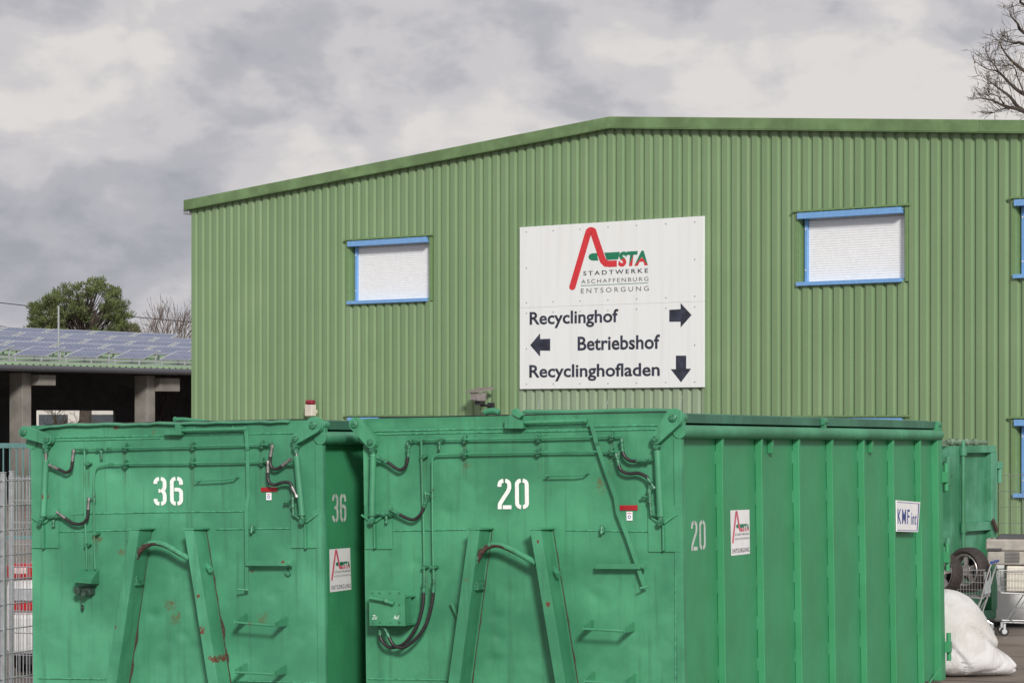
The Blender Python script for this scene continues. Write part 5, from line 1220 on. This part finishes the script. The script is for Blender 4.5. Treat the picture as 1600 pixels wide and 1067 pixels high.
def limbtree():
    Y = 76.0; rr = random.Random(4); root = at(1748, Y); e = empty('bare_tree', root); tag(e, 'tall bare winter tree behind the right end of the green hall', 'tree')
    tk = MB(); cr = MB(); lf = MB()
    def P(x, y, dy=0): return at(x, Y + dy, zat(y, Y)) - root
    tk.tube(spl([Vector((0, 0, 0)), P(1746, 400), P(1742, 260), P(1735, 120), P(1728, -40), P(1722, -220)], 4), [.30]*5 + [.27]*4 + [.24]*4 + [.19]*4 + [.12]*3 + [.05], 9)
    def twig(p, d, L, r_, lv):
        pts_ = [p]; q = p.copy(); dd = d.normalized()
        for i in range(4):
            dd = (dd + Vector((rr.gauss(0, .14), rr.gauss(0, .14), rr.gauss(0, .10) + .05))).normalized(); q = q + dd*L/4; pts_.append(q.copy())
        cr.tube(pts_, [r_ + (r_*.45 - r_)*i/4 for i in range(5)], 4, False)
        if lv <= 0:
            if rr.random() < .018: lf.tube([q, q + Vector((.015, 0, -.03)), q + Vector((.0, 0, -.05))], [.008, .028, .008], 5)
            return
        for k in range(rr.randint(2, 3)):
            b = pts_[rr.randint(1, 4)]; ax = dd.cross(Vector((rr.gauss(0, 1), rr.gauss(0, 1), rr.gauss(0, 1)))).normalized()
            twig(b, dd + ax*rr.uniform(.45, .9), L*rr.uniform(.5, .75), max(.0045, r_*.55), lv - 1)
    limbs = [[(1742, 260), (1680, 215), (1600, 176), (1571, 167), (1549, 158), (1530, 155), (1521, 150)], [(1740, 240), (1670, 195), (1600, 172), (1578, 152), (1560, 137), (1543, 125), (1528, 116)],
             [(1738, 210), (1660, 175), (1600, 146), (1577, 129), (1560, 112), (1541, 107), (1521, 94)], [(1738, 190), (1660, 150), (1600, 112), (1582, 97), (1569, 80), (1561, 66), (1550, 56)],
             [(1560, 112), (1552, 99), (1545, 90), (1539, 80)], [(1736, 140), (1660, 100), (1600, 70), (1586, 67), (1575, 65), (1562, 60)], [(1735, 120), (1660, 85), (1600, 50), (1590, 39), (1580, 26), (1577, 16)],
             [(1730, 20), (1660, 30), (1600, 6), (1594, 0), (1585, -14)], [(1600, 176), (1580, 171), (1561, 171), (1553, 176), (1548, 178)], [(1571, 167), (1560, 152), (1548, 146), (1545, 142)], [(1600, 146), (1590, 120), (1584, 106), (1574, 102), (1566, 104)],
             [(1742, 230), (1800, 180), (1850, 120), (1880, 60)], [(1738, 150), (1790, 90), (1830, 20), (1850, -50)], [(1730, 0), (1690, -60), (1650, -130)], [(1728, -40), (1770, -110), (1800, -180)]]
    for li, L_ in enumerate(limbs):
        dy = 0 if L_[0][0] < 1610 else None
        pts_ = spl([P(x, y, (rr.uniform(-.25, .25) if 0 < i else 0)) for i, (x, y) in enumerate(L_)], 4)
        r0 = .085 if L_[0][0] > 1700 else .022; n = len(pts_)
        cr.tube(pts_, [max(.006, r0*(1 - i/(n-1))**1.1) for i in range(n)], 6, False)
        for i in range(3, n):
            dd = (pts_[i] - pts_[i-1]).normalized()
            for _ in range(1):
                if rr.random() < .9: ax = dd.cross(Vector((rr.gauss(0, .4), 1, rr.gauss(0, .4)))).normalized()*rr.choice((-1, 1)); twig(pts_[i], dd + ax*rr.uniform(.5, 1.0), rr.uniform(.45, .85)*(1 - .72*i/n), .009, 2 if i < n*.8 else 1)
    tk.build('trunk', m_bark, e); cr.build('crown', m_bark, e, smooth=False); lf.build('withered_leaves', plain('withered_leaf', (.16, .11, .06), .9), e)
limbtree()
for i, (px, s_, l_) in enumerate(((244, 21, 'leafless reddish shrub tree right of the pine, the left one'), (266, 33, 'leafless reddish shrub tree behind the solar roof, in the middle'), (287, 45, 'leafless reddish shrub tree next to the corner of the green hall'))):
    bare(at(px, 104 + i), 6.7, s_, l_, 'bare_shrub_tree', twigr=.006, depth=5, spread=.36, r0=.06, first=.37, branch=(2, 3))
bare(at(75, 118), 3.8, 9, 'thin leafless bush seen through the open hall', 'bare_bush', twigr=.008, depth=5, spread=.7, r0=.05, first=.36, mat=plain('ochre_twig', (.16, .12, .05), .9))
# overhead cable
mb = MB(); P = []
for k in range(25): t = k/24; px = -700 + 1900*t; P.append(at(px, 116, zat(473 + (px)*.107 - 0.00006*(px-100)**2 + .6, 116)))
mb.tube(P, .018, 5); o = mb.build('overhead_cable', m_black); tag(o, 'thin dark overhead cable crossing the sky behind the pine', 'cable')
# three thin stay wires that poke up behind the containers, on container 20's lid
for i, (x0, y0, x1, y1, l_) in enumerate(((839, 637, 845, 620, 'leftmost of the three thin pale wires standing up from container 20 below the sign'), (946, 637, 951, 619, 'middle one of the three thin pale wires below the sign'), (1061, 640, 1066, 618, 'rightmost of the three thin pale wires below the sign'))):
    Y = 22.0; mb = MB(); a = at(x0, Y, zat(y0 + 6, Y)); b = at(x1, Y, zat(y1, Y)); mb.tube([a, b], .0028, 6); o = mb.build('stay_wire', m_galv); tag(o, l_, 'wire', 'thin wires on the lid of container 20')
print('LEN', L20, H20, zE, zR, sR - sL, len(bpy.data.objects))
